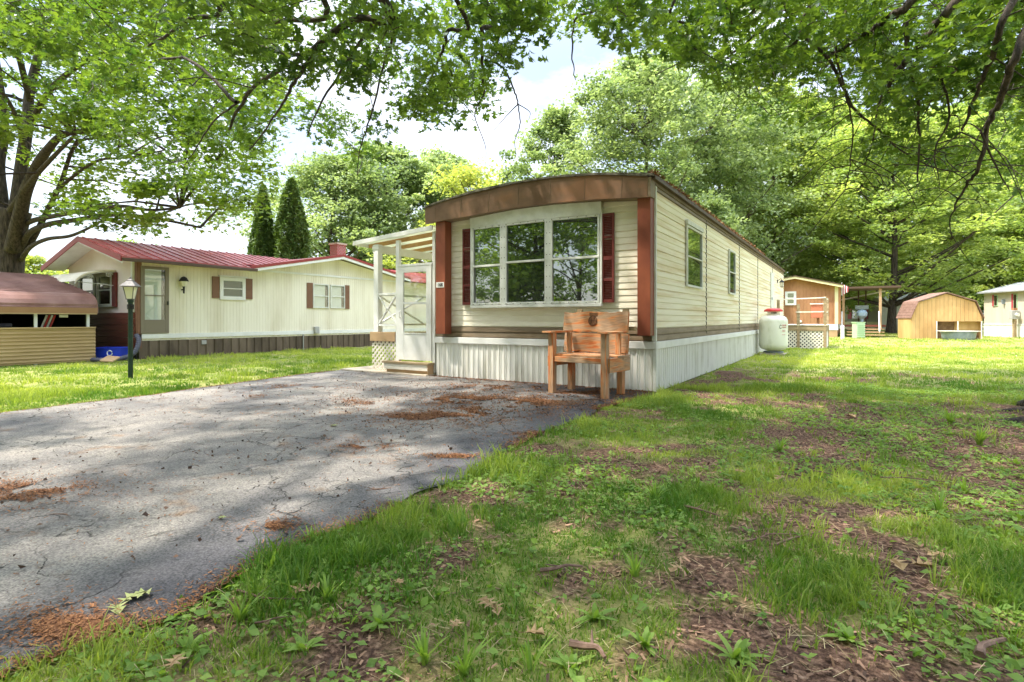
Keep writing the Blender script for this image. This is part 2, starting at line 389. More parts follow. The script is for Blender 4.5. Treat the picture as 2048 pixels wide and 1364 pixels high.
MAP_V = [(0, -.45, 0), (.25, -.25, .03), (.5, .02, -.04), (.2, .15, .03), (0, .55, -.05), (-.2, .15, .03), (-.5, .02, -.04), (-.25, -.25, .03)]; MAP_F = [(0, 1, 2, 3, 4), (0, 4, 5, 6, 7)]

# ================================================================== GROUND
# driveway outline (world): right edge near x=0.1..0.4, left edge near x=-6..-6.7
def drive_right(y): return np.interp(y, [-14, -7.4, -7, -6.5, -6, -5.4, -4.7, -3.5, -2.5, -1.9, -1.1, -.3, .2], [.5, .30, .40, .29, .23, .22, .13, .0, .02, -.08, -.02, .12, .12]) + (fbm(y, y * 0 + 3.1, 2.2, 4) - .5) * .22
def drive_left(y): return np.interp(y, [-14, -5.9, -4.2, -2.6, -.75, .2], [-5.6, -5.86, -6.03, -6.45, -6.74, -6.78]) + (fbm(y, y * 0 + 9.7, 2.0, 4) - .5) * .16
def cover(x, y):
    """how much grass grows at a spot, 0 bare mulch .. 1 full sward"""
    x = np.asarray(x, float); y = np.asarray(y, float)
    d = -(x - CX) * sY + (y - CY) * cY
    n = fbm(x, y, .8, 5) * .52 + fbm(x + 40, y, 3.3, 4) * .48 - .036
    thin = np.exp(-(((x - 3.6) / 2.1) ** 2 + ((y + 2.2) / 2.6) ** 2)) * .20 + np.exp(-(((x - 1.9) / .8) ** 2 + ((y + 6.3) / .8) ** 2)) * .02 \
        + np.exp(-(((x - 1.2) / .5) ** 2 + ((y + 7.0) / .45) ** 2)) * .10 + np.exp(-(((x - 4.6) / 1.5) ** 2 + ((y - .2) / 1.6) ** 2)) * .17 + np.exp(-(((x - .45) / .45) ** 2 + ((y - 3) / 3.0) ** 2)) * .25
    far = sstep(9, 14, d) * .35
    left = np.where(x < -5, .5, 0)
    return sstep(.36, .52, n - thin + far + left + .045)
gx = np.unique(np.concatenate([np.linspace(-500, -40, 14), np.linspace(-40, -8, 40), np.linspace(-8, -1, 30), np.arange(-1, 7.0, .07), np.linspace(7, 20, 50), np.linspace(20, 60, 30), np.linspace(60, 500, 14)]))
gy = np.unique(np.concatenate([np.linspace(-300, -14, 14), np.linspace(-14, -8, 18), np.arange(-8, 4, .07), np.linspace(4, 20, 70), np.linspace(20, 70, 50), np.linspace(70, 700, 16)]))
XX, YY = np.meshgrid(gx, gy, indexing='ij')
def gz(x, y):
    x = np.asarray(x, float); y = np.asarray(y, float)
    h = (fbm(x, y, 1.3, 3) - .5) * .06 + (fbm(x, y, 6, 2) - .5) * .018
    near = (1 - sstep(20, 40, np.abs(y))) * sstep(.25, .9, np.minimum(np.abs(x - .15) + 10 * (y > .2), 9))
    inside = ((x < drive_right(y) + .05) & (x > drive_left(y) - .05) & (y < .5)) | ((x < .1) & (x > -7.0) & (y > -.5) & (y < 20))
    return np.where(inside, -.02, np.where(x < -6.5, h * .3, h) * near)
ZZ = gz(XX, YY)
V = np.stack([XX, YY, ZZ], 2).reshape(-1, 3)
nx, ny = len(gx), len(gy)
ii, jj = np.meshgrid(np.arange(nx - 1), np.arange(ny - 1), indexing='ij'); b0 = (ii * ny + jj).ravel()
loops = np.stack([b0, b0 + ny, b0 + ny + 1, b0 + 1], 1).ravel(); starts = np.arange(len(b0)) * 4
def ground_mat():
    m, n, l, b = new_mat('ground_soil_and_grass')
    a = n.new('ShaderNodeAttribute'); a.attribute_name = 'v'; t = n.new('ShaderNodeTexCoord')
    def noise(s, d=5): z = n.new('ShaderNodeTexNoise'); z.inputs['Scale'].default_value = s; z.inputs['Detail'].default_value = d; z.inputs['Roughness'].default_value = .65; l.new(t.outputs['Object'], z.inputs['Vector']); return z
    def ramp(src, *st):
        r = n.new('ShaderNodeValToRGB'); e = r.color_ramp.elements; e[0].position, e[0].color = st[0][0], (*st[0][1], 1); e[1].position, e[1].color = st[-1][0], (*st[-1][1], 1)
        for p, c in st[1:-1]: x = e.new(p); x.color = (*c, 1)
        l.new(src, r.inputs[0]); return r
    dirt = ramp(noise(38, 7).outputs['Fac'], (.32, (.03, .018, .014)), (.45, (.10, .058, .042)), (.56, (.22, .13, .09)), (.70, (.46, .31, .22)))
    gr = ramp(noise(1.1, 8).outputs['Fac'], (.3, (.16, .21, .05)), (.5, (.26, .31, .08)), (.66, (.42, .38, .15)))
    mx = n.new('ShaderNodeMix'); mx.data_type = 'RGBA'; l.new(a.outputs['Fac'], mx.inputs['Factor']); l.new(dirt.outputs[0], mx.inputs[6]); l.new(gr.outputs[0], mx.inputs[7])
    l.new(mx.outputs[2], b.inputs['Base Color']); b.inputs['Roughness'].default_value = .95; b.inputs['Specular IOR Level'].default_value = .1
    bp = n.new('ShaderNodeBump'); bp.inputs['Strength'].default_value = .9; bp.inputs['Distance'].default_value = .02
    l.new(noise(55, 6).outputs['Fac'], bp.inputs['Height']); l.new(bp.outputs[0], b.inputs['Normal'])
    return m
M['ground'] = ground_mat()
g = fast_mesh('ground', V, starts, loops, M['ground'], np.clip(cover(XX, YY), 0, 1).ravel() * .8, smooth=True)
tag(g, 'lawn ground with worn bare soil under the oak', kind='structure')

def asphalt_mat():
    m, n, l, b = new_mat('weathered_asphalt')
    t = n.new('ShaderNodeTexCoord')
    def noise(s, d=5, off=0, src=None):
        z = n.new('ShaderNodeTexNoise'); z.inputs['Scale'].default_value = s; z.inputs['Detail'].default_value = d; z.inputs['Roughness'].default_value = .65
        mp = n.new('ShaderNodeMapping'); mp.inputs['Location'].default_value = (off, off, off); l.new(t.outputs['Object'], mp.inputs[0]); l.new(mp.outputs[0], z.inputs['Vector']); return z
    def ramp(src, *st):
        r = n.new('ShaderNodeValToRGB'); e = r.color_ramp.elements; e[0].position, e[0].color = st[0][0], (*st[0][1], 1); e[1].position, e[1].color = st[-1][0], (*st[-1][1], 1)
        for p, c in st[1:-1]: x = e.new(p); x.color = (*c, 1)
        l.new(src, r.inputs[0]); return r
    base = ramp(noise(.9, 7).outputs['Fac'], (.32, (.13, .128, .13)), (.5, (.225, .212, .198)), (.68, (.33, .305, .27)))
    grit = ramp(noise(95, 4).outputs['Fac'], (.35, (.5, .5, .51)), (.65, (1.35, 1.33, 1.3)))
    # cracks
    def cracks(scale, width, off, mlo, mhi):
        mp = n.new('ShaderNodeMapping'); mp.inputs['Location'].default_value = (off, off * .6, 0); mp.inputs['Scale'].default_value = (1, .75, 1); l.new(t.outputs['Object'], mp.inputs[0])
        ns = n.new('ShaderNodeTexNoise'); ns.inputs['Scale'].default_value = 3.2; ns.inputs['Detail'].default_value = 5; l.new(mp.outputs[0], ns.inputs['Vector'])
        ad = n.new('ShaderNodeVectorMath'); ad.operation = 'MULTIPLY_ADD'; l.new(ns.outputs['Color'], ad.inputs[0]); ad.inputs[1].default_value = (.55, .55, .55); l.new(mp.outputs[0], ad.inputs[2])
        v = n.new('ShaderNodeTexVoronoi'); v.feature = 'DISTANCE_TO_EDGE'; v.inputs['Scale'].default_value = scale; l.new(ad.outputs[0], v.inputs['Vector'])
        r = ramp(v.outputs['Distance'], (width * .4, (0, 0, 0)), (width, (1, 1, 1)))
        msk = ramp(noise(1.3, 3, off + 5).outputs['Fac'], (mlo, (1, 1, 1)), (mhi, (0, 0, 0)))
        mxx = n.new('ShaderNodeMix'); mxx.data_type = 'RGBA'; mxx.blend_type = 'LIGHTEN'; mxx.inputs['Factor'].default_value = 1
        l.new(r.outputs[0], mxx.inputs[6]); l.new(msk.outputs[0], mxx.inputs[7]); return mxx
    c1 = cracks(1.0, .006, 2, .44, .54); c2 = cracks(3.1, .010, 9, .50, .58); c3 = cracks(8.5, .022, 15, .44, .54)
    def mul(A, B, f=1):
        q = n.new('ShaderNodeMix'); q.data_type = 'RGBA'; q.blend_type = 'MULTIPLY'; q.inputs['Factor'].default_value = f; l.new(A, q.inputs[6]); l.new(B, q.inputs[7]); return q.outputs[2]
    crk = mul(mul(c1.outputs[2], c2.outputs[2]), c3.outputs[2], .4)
    out = mul(mul(base.outputs[0], grit.outputs[0]), crk, .85)
    # damp dark edge strip along the lawn, brown tannin stain
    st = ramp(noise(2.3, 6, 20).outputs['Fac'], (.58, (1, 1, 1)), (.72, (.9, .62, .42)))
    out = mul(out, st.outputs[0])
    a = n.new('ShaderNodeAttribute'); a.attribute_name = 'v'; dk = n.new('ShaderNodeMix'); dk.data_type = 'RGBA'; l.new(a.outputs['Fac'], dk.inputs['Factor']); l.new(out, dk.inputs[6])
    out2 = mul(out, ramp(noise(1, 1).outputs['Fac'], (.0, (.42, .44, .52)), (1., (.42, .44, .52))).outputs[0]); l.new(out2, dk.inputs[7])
    l.new(dk.outputs[2], b.inputs['Base Color']); b.inputs['Roughness'].default_value = .85; b.inputs['Specular IOR Level'].default_value = .25
    bw = n.new('ShaderNodeMath'); bw.operation = 'MULTIPLY_ADD'; l.new(noise(150, 3).outputs['Fac'], bw.inputs[0]); bw.inputs[1].default_value = .5
    rb = n.new('ShaderNodeRGBToBW'); l.new(crk, rb.inputs[0]); l.new(rb.outputs[0], bw.inputs[2])
    bp = n.new('ShaderNodeBump'); bp.inputs['Strength'].default_value = .8; bp.inputs['Distance'].default_value = .008
    l.new(bw.outputs[0], bp.inputs['Height']); l.new(bp.outputs[0], b.inputs['Normal'])
    return m
M['asphalt'] = asphalt_mat()
yy = np.arange(-14, -.02, .05); yy = np.append(yy, -.02); uu = np.linspace(0, 1, 61)
YR = drive_right(yy); YL = drive_left(yy)
U, Yg = np.meshgrid(uu, yy, indexing='ij'); Xg = YL[None] * (1 - U) + YR[None] * U
Zg = .004 + (fbm(Xg, Yg, .5, 2) - .5) * .02 * np.sin(np.pi * U) + .004
V = np.stack([Xg, Yg, Zg], 2).reshape(-1, 3); nx, ny = Xg.shape
ii, jj = np.meshgrid(np.arange(nx - 1), np.arange(ny - 1), indexing='ij'); b0 = (ii * ny + jj).ravel()
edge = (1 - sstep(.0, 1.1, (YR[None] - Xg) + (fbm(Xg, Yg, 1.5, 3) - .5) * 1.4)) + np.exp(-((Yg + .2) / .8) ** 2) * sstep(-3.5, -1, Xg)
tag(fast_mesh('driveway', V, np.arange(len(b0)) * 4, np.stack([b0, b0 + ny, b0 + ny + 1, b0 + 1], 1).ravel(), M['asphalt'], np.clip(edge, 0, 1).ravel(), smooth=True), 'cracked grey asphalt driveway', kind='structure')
tag(MB().box(-6.75, -4.32, -.24, 1.2, -.05, .035).build('path', M['concrete'], bevel=.01), 'tan concrete slab in front of the porch step', kind='structure')
def in_house(x, y): return ((x < .03) & (x > -4.32) & (y > -.05) & (y < 18.5)) | ((x < -4.3) & (x > -6.75) & (y > -.24) & (y < 3.2)) | ((x < -13.9) & (y > -1.1))
def in_drive(x, y, m=.0): return (x < drive_right(y) - m) & (x > drive_left(y) + m) & (y < .0)
# ================================================================== MAIN MOBILE HOME
hl = thing('mobile_home', (-2.14, 9.2, 0), 'cream single wide mobile home with brown arched front fascia and triple window', 'mobile home')
XL, XR, YF, YB = -4.28, 0.0, 0.0, 18.38
def siding(mb, axis, a0, a1, z0, z1, off, pitch=.1, per=3, sgn=1, depth=.012):
    """horizontal ribbed siding: profile in z swept along the axis. axis 'x': face looks -Y at y=off; 'y': face looks +X at x=off"""
    n = max(1, int(round((z1 - z0) / pitch))); p = (z1 - z0) / n; prof = []
    for k in range(n):
        z = z0 + k * p; g = .010 if k % per == 0 else .004
        if k % per == 0: prof += [(z, -g), (z + .008, -g), (z + .012, depth), (z + p * .45, depth * .7), (z + p - .012, 0)]
        else: prof += [(z, -.001), (z + .012, depth * .8), (z + p * .45, depth * .6), (z + p - .012, 0)]
    prof.append((z1, 0))
    if axis == 'x': mb.strip([(a0, off - o, z) for z, o in prof], [(a1, off - o, z) for z, o in prof])
    else: mb.strip([(off + o, a1, z) for z, o in prof][::1], [(off + o, a0, z) for z, o in prof][::1])
    return mb
# core body
MB().box(XL + .02, XR - .02, YF + .02, YB, .70, 3.0).build('wall', M['cream'], hl)
def topz(x):     # roof crown
    u = (x - (XL + XR) / 2) / ((XR - XL) / 2); return 3.40 - .20 * abs(u) ** 2.2
w = MB(); siding(w, 'x', XL, XR, .96, 2.96, YF, .1, 3, depth=.008); w.build('wall', M['cream'], hl)
w = MB(); siding(w, 'x', XL, XR, .76, .958, YF - .006, .1, 1); w.build('trim_band', M['brownband'], hl)
for a, b in ((0.0, 3.37), (3.39, 7.21), (7.23, 10.55), (10.57, 14.4), (14.42, 18.38)):
    w = MB(); siding(w, 'y', a, b, .96, 3.03, XR, .0986, 3, depth=.008); w.build('wall', M['cream_side'], hl)
w = MB(); siding(w, 'y', 0, 18.38, .76, .958, XR + .006, .1, 1); w.build('trim_band', M['brownband'], hl)
w = MB(); siding(w, 'y', 0, 18.38, 3.032, 3.17, XR + .008, .07, 1); w.build('trim_band', M['brownband'], hl)
for y in (3.38, 7.22, 10.56, 14.41):
    w = MB(); z = .78
    while z < 3.1: w.box(XR + .006, XR + .016, y - .009, y + .009, z, min(z + .07, 3.1)); z += .098
    w.box(XR - .01, XR + .003, y - .02, y + .02, .78, 3.1)
    w.build('panel_seam', M['black'], hl)
MB().box(XR - .04, XR + .022, YF - .022, YF + .03, .765, 3.1).build('corner_trim', M['white_old'], hl)
# skirt
def skirt(mb, axis, a0, a1, z0, z1, off, pitch=.115):
    pr = []; a = a0
    while a < a1 - pitch:
        pr += [(a, 0), (a + pitch * .42, 0), (a + pitch * .48, .014), (a + pitch * .62, .014), (a + pitch * .68, 0), (a + pitch * .78, 0), (a + pitch * .82, .008), (a + pitch * .92, .008), (a + pitch * .96, 0)]; a += pitch
    pr.append((a1, 0))
    if axis == 'x': mb.strip([(q, off - o, z1) for q, o in pr], [(q, off - o, z0) for q, o in pr])
    else: mb.strip([(off + o, q, z0) for q, o in pr], [(off + o, q, z1) for q, o in pr])
    return mb
MB().box(XL + .05, XR - .05, YF + .05, YB - .05, .01, .68).build('skirt_backing', M['skirt'], hl)
skirt(MB(), 'x', XL + .03, XR + .01, .0, .65, YF - .02).build('skirt', M['skirt'], hl)
skirt(MB(), 'y', -.02, YB, .0, .65, XR + .012).build('skirt', M['skirt'], hl)
MB().box(XR - .015, XR + .035, YF - .045, YF - .005, 0, .66).build('corner_trim', M['white_old'], hl)
MB().box(XL, XR + .04, YF - .055, YF, .645, .757).box(XR, XR + .04, YF + .002, YB, .645, .757).build('skirt_cap', M['white'], hl, bevel=.006)
# roof
rx = np.linspace(XL - .05, XR + .05, 25)
r = MB(); T = [(x, YF - .26, topz(x) + .03) for x in rx]; r.prism([(x, YF - .26, topz(min(max(x, XL), XR)) + .0) for x in rx] + [(x, YF - .26, topz(min(max(x, XL), XR)) + .035) for x in rx[::-1]], (0, YB - YF + .3, 0))
r.build('roof', M['rooftop'], hl)
w = MB(); w.prism([(x, YF + .01, topz(min(max(x, XL), XR)) - .002) for x in rx[1:-1]] + [(XR - .02, YF + .01, 2.95), (XL + .02, YF + .01, 2.95)], (0, YB - YF - .02, 0)); w.build('wall', M['cream'], hl)
# arched fascia at the front
fx = np.linspace(-4.34, -.03, 41)
def ftop(x): return np.interp(x, [-4.34, -4.0, -3.2, -2.3, -1.6, -.8, -.03], [3.20, 3.27, 3.35, 3.40, 3.395, 3.33, 3.20])
def fbot(x): return np.interp(x, [-4.34, -3.9, -3.2, -2.4, -1.6, -.8, -.03], [2.90, 2.925, 2.95, 2.985, 2.985, 2.955, 2.89])
fa = MB(); fa.prism([(x, YF - .25, fbot(x)) for x in fx] + [(x, YF - .25, ftop(x)) for x in fx[::-1]], (0, .055, 0)); fa.build('fascia', M['brownfascia'], hl, bevel=.004)
sf = MB(); sf.prism([(x, YF - .195, fbot(x) - .0) for x in fx[2:-1]] + [(x, YF - .195, fbot(x) + .03) for x in fx[2:-1][::-1]], (0, .19, 0)); sf.build('soffit', M['brownband'], hl)
MB().box(-.03, .012, YF - .245, YF - .01, 2.90, 3.19).build('fascia_return', M['brownband'], hl)
fe = MB(); fe.strip([(x, YF - .275, ftop(x) + .0) for x in fx], [(x, YF - .275, ftop(x) + .03) for x in fx]); fe.strip([(x, YF - .275, ftop(x) + .03) for x in fx], [(x, YF - .2, ftop(x) + .035) for x in fx]); fe.strip([(x, YF - .2, ftop(x)) for x in fx], [(x, YF - .275, ftop(x)) for x in fx]); fe.build('roof_edge', M['rooftop'], hl)
for x in np.arange(-4.1, -.1, .61): MB().bar((x, YF - .2535, fbot(x) + .008), (x + .02, YF - .2535, ftop(x) - .008), .004, .003, up=(0, 1, 0)).build('fascia_seam', M['brownband'], hl)
# gutter rail along the side with litter in it
MB().box(XR + .005, XR + .07, YF - .2, YB, 3.165, 3.185).box(XR + .055, XR + .07, YF - .2, YB, 3.185, 3.23).build('gutter', M['gutter'], hl)
n = 2600; yb_ = rng.random(n) ** 1.3 * 12 - .2; q = np.stack([XR - .05 + rng.random(n) * .14, yb_, 3.215 + rng.random(n) * .05 * (1 + fbm(yb_, yb_ * 0, 3, 2))], 1)
M['litter'] = leaf_mat('dry_litter', (.10, .045, .02), (.42, .2, .08), .1, (1, .9, .7), .8)
deb = scatter('roof_litter', q - np.array(hl.location), rots(n, .6), .03 + rng.random(n) * .03, LEAF_V, LEAF_F, M['litter'], rng.random(n) * .6, hl); deb['kind'] = 'stuff'; deb['_o'] = hl['_o']
# posts
for x0, x1 in ((-4.12, -3.89), (-.205, -.005)):
    MB().box(x0, x1, YF - .2, YF - .012, .82 if x0 < -2 else .85, fbot((x0 + x1) / 2) + .004).build('corner_post', M['redpost'], hl, bevel=.006)
MB().box(-4.10, -3.915, YF - .206, YF - .201, 1.69, 1.79).build('house_number_plate', M['white'], hl)
text_mesh('house_number', '168', .092, M['ink'], hl, (-4.0075, YF - .208, 1.738), (1, 0, 0), (0, 0, 1), .002, .95)
# front window, three slightly bowed units
def bowy(x): u = (x + 2.11) / 1.25; return YF - .05 - .07 * (1 - min(1, abs(u)) ** 2)
win = MB()
def panel_bar(mb, xa, za, xb, zb, w_, proud=.0, th=.03):
    a = Vector((xa, bowy(xa) - proud, za)); b = Vector((xb, bowy(xb) - proud, zb)); d = (b - a)
    side = Vector((0, 0, 1)) if abs(d.z) < abs(d.x) else Vector((1, 0, 0))
    return mb.obox((a + b) / 2, d, side * w_, Vector((0, th, 0)))
wf = None
units = [(-3.36, -2.69), (-2.61, -1.79), (-1.71, -.87)]
fr = MB()
for xm in (-3.385, -2.65, -1.75, -.845): fr.box(xm - .04 + (.02 if xm in (-3.385, -.845) else 0), xm + .04 - (.02 if xm in (-3.385, -.845) else 0), bowy(xm) - .02, YF + .0, 1.35, 2.80)
hx = np.linspace(-3.40, -.83, 14)
fr.prism([(x, YF - .02, 1.30) for x in (hx[0], hx[-1])] + [(x, bowy(x) - .03, 1.30) for x in hx[::-1]], (0, 0, .05))
wf = fr.build('front_window', M['white_old'], hl, bevel=.004)
hd = MB(); hd.strip([(x, bowy(x) - .045, fbot(x) - .005) for x in hx], [(x, bowy(x) - .025, 2.765) for x in hx]); hd.strip([(x, bowy(x) - .025, 2.765) for x in hx], [(x, YF, 2.765) for x in hx])
hd.build('window_head', M['white_old'], wf)
sc0 = MB().obox(Vector(hl.location), (.012, 0, 0), (0, .006, 0), (0, 0, .012)).build('screw', M['gutter'], wf)
spots = [(x, bowy(x) - .032, z) for x in np.arange(-3.33, -.85, .15) for z in (2.745, 1.365)] + [(xm + q_, bowy(xm) - .022, z) for xm in (-2.65, -1.75) for z in np.arange(1.45, 2.74, .18) for q_ in (-.03, .03)]
for k, p_ in enumerate(spots):
    o = sc0 if k == 0 else sc0.copy()
    if k: COL.objects.link(o); o.parent = wf
    o.location = Vector(p_) - Vector(hl.location)
for k, (xa, xb) in enumerate(units):
    zm = (2.055, 2.085, 2.09)[k]
    f = MB()
    for z, ww in ((2.745, .035), (1.375, .035), (zm, .035)): panel_bar(f, xa + .0, z, xb, z, ww, .008 if z != zm else .015)
    for x in (xa + .015, xb - .015): panel_bar(f, x, 1.36, x, 2.76, .03, .008)
    ff = f.build('window_sash', M['white_old'], wf, bevel=.003)
    p = MB()
    for z0, z1, o in ((1.39, zm - .017, -.012), (zm + .017, 2.73, -.004)):
        a = Vector((xa + .03, bowy(xa + .03) - o, 0)); b = Vector((xb - .03, bowy(xb - .03) - o, 0))
        p.face([(a.x, a.y, z0), (b.x, b.y, z0), (b.x, b.y, z1), (a.x, a.y, z1)])
    p.build('window_pane', M['glass'], wf)
# louvred shutters
for x0, x1 in ((-3.60, -3.40), (-.83, -.635)):
    s = MB(); y = YF - .018
    for a, b in ((x0, x0 + .028), (x1 - .028, x1)): s.box(a, b, y - .035, y, 1.36, 2.765)
    for z0, z1 in ((1.36, 1.41), (1.70, 1.74), (2.03, 2.09), (2.37, 2.41), (2.72, 2.765)): s.box(x0 + .028, x1 - .028, y - .034, y, z0, z1)
    z = 1.425
    while z < 2.71:
        if not any(abs(z - q) < .032 for q in (1.72, 2.06, 2.39)): s.obox(((x0 + x1) / 2, y - .02, z), (x1 - x0 - .056, 0, 0), (0, .006, -.004), (0, -.012, .016))
        z += .026
    so_ = s.build('shutter', M['shutter'], hl)
    MB().box(x0 + .02, x1 - .02, y - .008, y - .004, 1.38, 2.74).build('louvre_backing', M['shut_gap'], so_)
# side windows
for y0, y1, z0, z1 in ((1.78, 2.86, 1.72, 2.74), (5.72, 6.45, 1.74, 2.74)):
    f = MB(); X = XR + .012
    for a, b, c, d in ((y0, y1, z0 - .04, z0), (y0, y1, z1, z1 + .04), (y0 - .04, y0, z0 - .04, z1 + .04), (y1, y1 + .04, z0 - .04, z1 + .04), (y0, y1, (z0 + z1) / 2 - .012, (z0 + z1) / 2 + .012)):
        f.box(X, X + .035, a, b, c, d)
    o = f.build('side_window', M['white_old'], hl, bevel=.003)
    MB().face([(X + .012, y0, z0), (X + .012, y1, z0), (X + .012, y1, z1), (X + .012, y0, z1)]).build('window_pane', M['sideglass'], o)
    MB().box(X + .01, X + .02, y0 + .04, y0 + .055, z0, z1).build('window_track', M['greybox'], o)
    if y0 < 3: MB().box(X, X + .05, y0 - .06, y1 + .06, z1 + .05, z1 + .13).build('window_head', M['white_old'], o)
d_ = MB().box(XR + .01, XR + .04, 13.75, 14.6, .86, 2.82).build('side_door', M['white_old'], hl, bevel=.005)
MB().box(XR + .04, XR + .06, 13.85, 13.9, 1.8, 1.9).build('handle', M['galv'], d_)
li = thing('porch_lantern', (XR, 15.95, 2.5), 'black lantern on the side wall beside the rear door', 'wall lamp')
MB().box(.01, .03, 15.9, 16.0, 2.55, 2.68).tube([(.03, 15.95, 2.65), (.14, 15.95, 2.72), (.17, 15.95, 2.65)], .012, 6).build('bracket', M['black'], li)
b = MB(); b.lathe(.17, 15.95, [(.02, 2.66), (.10, 2.58), (.10, 2.565)], 6); b.lathe(.17, 15.95, [(.06, 2.37), (.07, 2.385)], 6)
for k in range(6): th = k * math.pi / 3; b.bar((.17 + .065 * math.cos(th), 15.95 + .065 * math.sin(th), 2.38), (.17 + .09 * math.cos(th), 15.95 + .09 * math.sin(th), 2.57), .008)
b.build('cage', M['black'], li); MB().lathe(.17, 15.95, [(.045, 2.385), (.06, 2.56)], 6).build('lamp_glass', M['frost'], li)

# ================================================================== PORCH
M['panel'] = leaf_mat('translucent_roof_panel', (.72, .74, .66), (.76, .78, .7), .55, (1, 1, .9), .4)
pc = thing('porch', (-5.2, 1.2, 0), 'white framed lean-to porch with cross rails and wooden rafters beside the home', 'porch')
def beamx(mb, x0, x1, y, z0a, z1a, th, w_): return mb.prism([(x0, y, z0a), (x1, y, z1a), (x1, y, z1a + w_), (x0, y, z0a + w_)], (0, th, 0))
def proof(x): return 2.68 + (x + 6.51) / 2.18 * .14
b = MB(); beamx(b, -6.52, -4.33, -.06, proof(-6.52), proof(-4.33), .03, .09); b.box(-6.55, -6.52, -.06, 3.2, 2.675, 2.765); b.build('roof_fascia', M['white'], pc, bevel=.003)
b = MB(); b.prism([(-6.52, -.03, 2.745), (-4.30, -.03, proof(-4.3) + .065), (-4.30, -.03, proof(-4.3) + .085), (-6.52, -.03, 2.765)], (0, 3.2, 0)); b.build('roof_panel', M['panel'], pc)
b = MB()
for y in np.arange(.35, 3.1, .62): beamx(b, -6.5, -4.32, y, proof(-6.5) - .02, proof(-4.32) - .02, .04, .085)
b.build('rafter', M['rawwood'], pc)
b = MB()
b.box(-6.02, -5.90, .01, 3.1, 2.50, 2.655); b.build('beam', M['white'], pc, bevel=.004)
for x, y, w_ in ((-5.98, 0.0, .13), (-5.98, 2.95, .11)): MB().box(x, x + w_, y, y + w_, .80, 2.66 if y < 1 else 2.5).build('post', M['white'], pc, bevel=.004)
MB().box(-6.01, -5.82, -.01, .0, 2.56, 2.62).build('post_cap', M['white'], pc)
MB().box(-5.345, -5.255, .0, .07, .06, 2.70).build('post', M['white'], pc, bevel=.004)
MB().box(-4.375, -4.305, .0, .07, .06, 2.80).build('post', M['white'], pc, bevel=.004)
MB().box(-6.08, -5.36, -.01, .05, .64, .83).build('deck_beam', M['tan'], pc, bevel=.004)
MB().box(-6.05, -4.32, .07, 3.1, .76, .80).build('floor', M['deckwood'], pc)
def lattice(mb, org, uvec, w_, h, pitch=.115, bw=.034, th=.008):
    org = Vector(org); u = Vector(uvec).normalized(); z = Vector((0, 0, 1)); nrm = u.cross(z)
    for sgn in (1, -1):
        k = -h
        while k < w_ + h:
            # line u = k + sgn*(z) clipped to rectangle
            pts = []
            s0, s1 = (k, k + h) if sgn == 1 else (k, k - h)
            a, b = 0.0, h
            if sgn == 1: t0 = max(0, -k); t1 = min(h, w_ - k); f = lambda t: k + t
            else: t0 = max(0, k - w_); t1 = min(h, k); f = lambda t: k - t
            if t1 - t0 > .01:
                p = org + u * f(t0) + z * t0 + nrm * (th * .5 * sgn); q = org + u * f(t1) + z * t1 + nrm * (th * .5 * sgn)
                mb.bar(p, q, bw, th * .9, up=tuple(nrm))
            k += pitch
    return mb
lt = MB(); lattice(lt, (-6.04, .025, .04), (1, 0, 0), .70, .60); lt.build('lattice', M['lattice'], pc)
for yy_, x0, x1 in ((.03, -5.85, -5.35), (2.98, -5.85, -4.4)):
    rl = MB(); rl.box(x0 if yy_ < 1 else x0, x1, yy_ - .02, yy_ + .02, 1.595, 1.64); rl.box(x0, x1, yy_ - .02, yy_ + .02, .955, .995)
    rl.bar((x0, yy_, 1.0), (x1, yy_, 1.59), .028, .045, up=(0, 1, 0)); rl.bar((x0, yy_ + .0, 1.59), (x1, yy_ + .0, 1.0), .026, .045, up=(0, 1, 0))
    rl.build('railing', M['white'], pc)
rl = MB(); rl.box(-5.97, -5.93, .13, 2.95, 1.595, 1.64); rl.box(-5.97, -5.93, .13, 2.95, .955, .995); rl.bar((-5.95, .13, 1.0), (-5.95, 1.5, 1.59), .028, .045, up=(1, 0, 0)); rl.bar((-5.95, .13, 1.59), (-5.95, 1.5, 1.0), .026, .045, up=(1, 0, 0)); rl.build('railing', M['white'], pc)
# storm door
dr = MB(); y0 = -.015
for a, b, c, d in ((-5.25, -5.12, .28, 2.15), (-4.52, -4.385, .28, 2.15), (-5.12, -4.52, 2.03, 2.15), (-5.12, -4.52, .28, .82), (-5.12, -4.52, 1.395, 1.435)): dr.box(a, b, y0, y0 + .035, c, d)
do = dr.build('storm_door', M['white'], pc, bevel=.004)
MB().box(-5.26, -4.37, -.02, .03, 2.155, 2.20).build('door_header', M['white'], pc)
MB().box(-5.12, -4.52, .0, .004, .82, 1.395).box(-5.12, -4.52, .0, .004, 1.435, 2.03).build('glass', M['clear'], do)
MB().tube([(-5.19, -.02, 1.12), (-5.19, -.06, 1.14), (-5.19, -.06, 1.24), (-5.19, -.02, 1.26)], .012, 6).build('handle', M['white'], do)
MB().box(-5.12, -4.50, -.022, -.017, .80, .825).build('kick_edge', M['white_old'], do)
MB().box(-5.54, -4.31, -.20, .0, .215, .255).build('step_tread', M['deckwood'], pc, bevel=.004)
MB().box(-5.50, -4.34, -.18, -.01, .10, .213).build('step_riser', M['lattice'], pc, bevel=.003)
MB().box(-4.34, -4.33, -.185, -.01, .03, .213).build('step_block', M['tan'], pc, bevel=.003)
MB().box(-5.46, -4.34, -.14, -.02, .03, .098).build('step_base', M['tan'], pc)
hr = thing('handrail', (-4.9, 1.6, .8), 'bent tubular handrail standing on the porch floor behind the door glass', 'handrail')
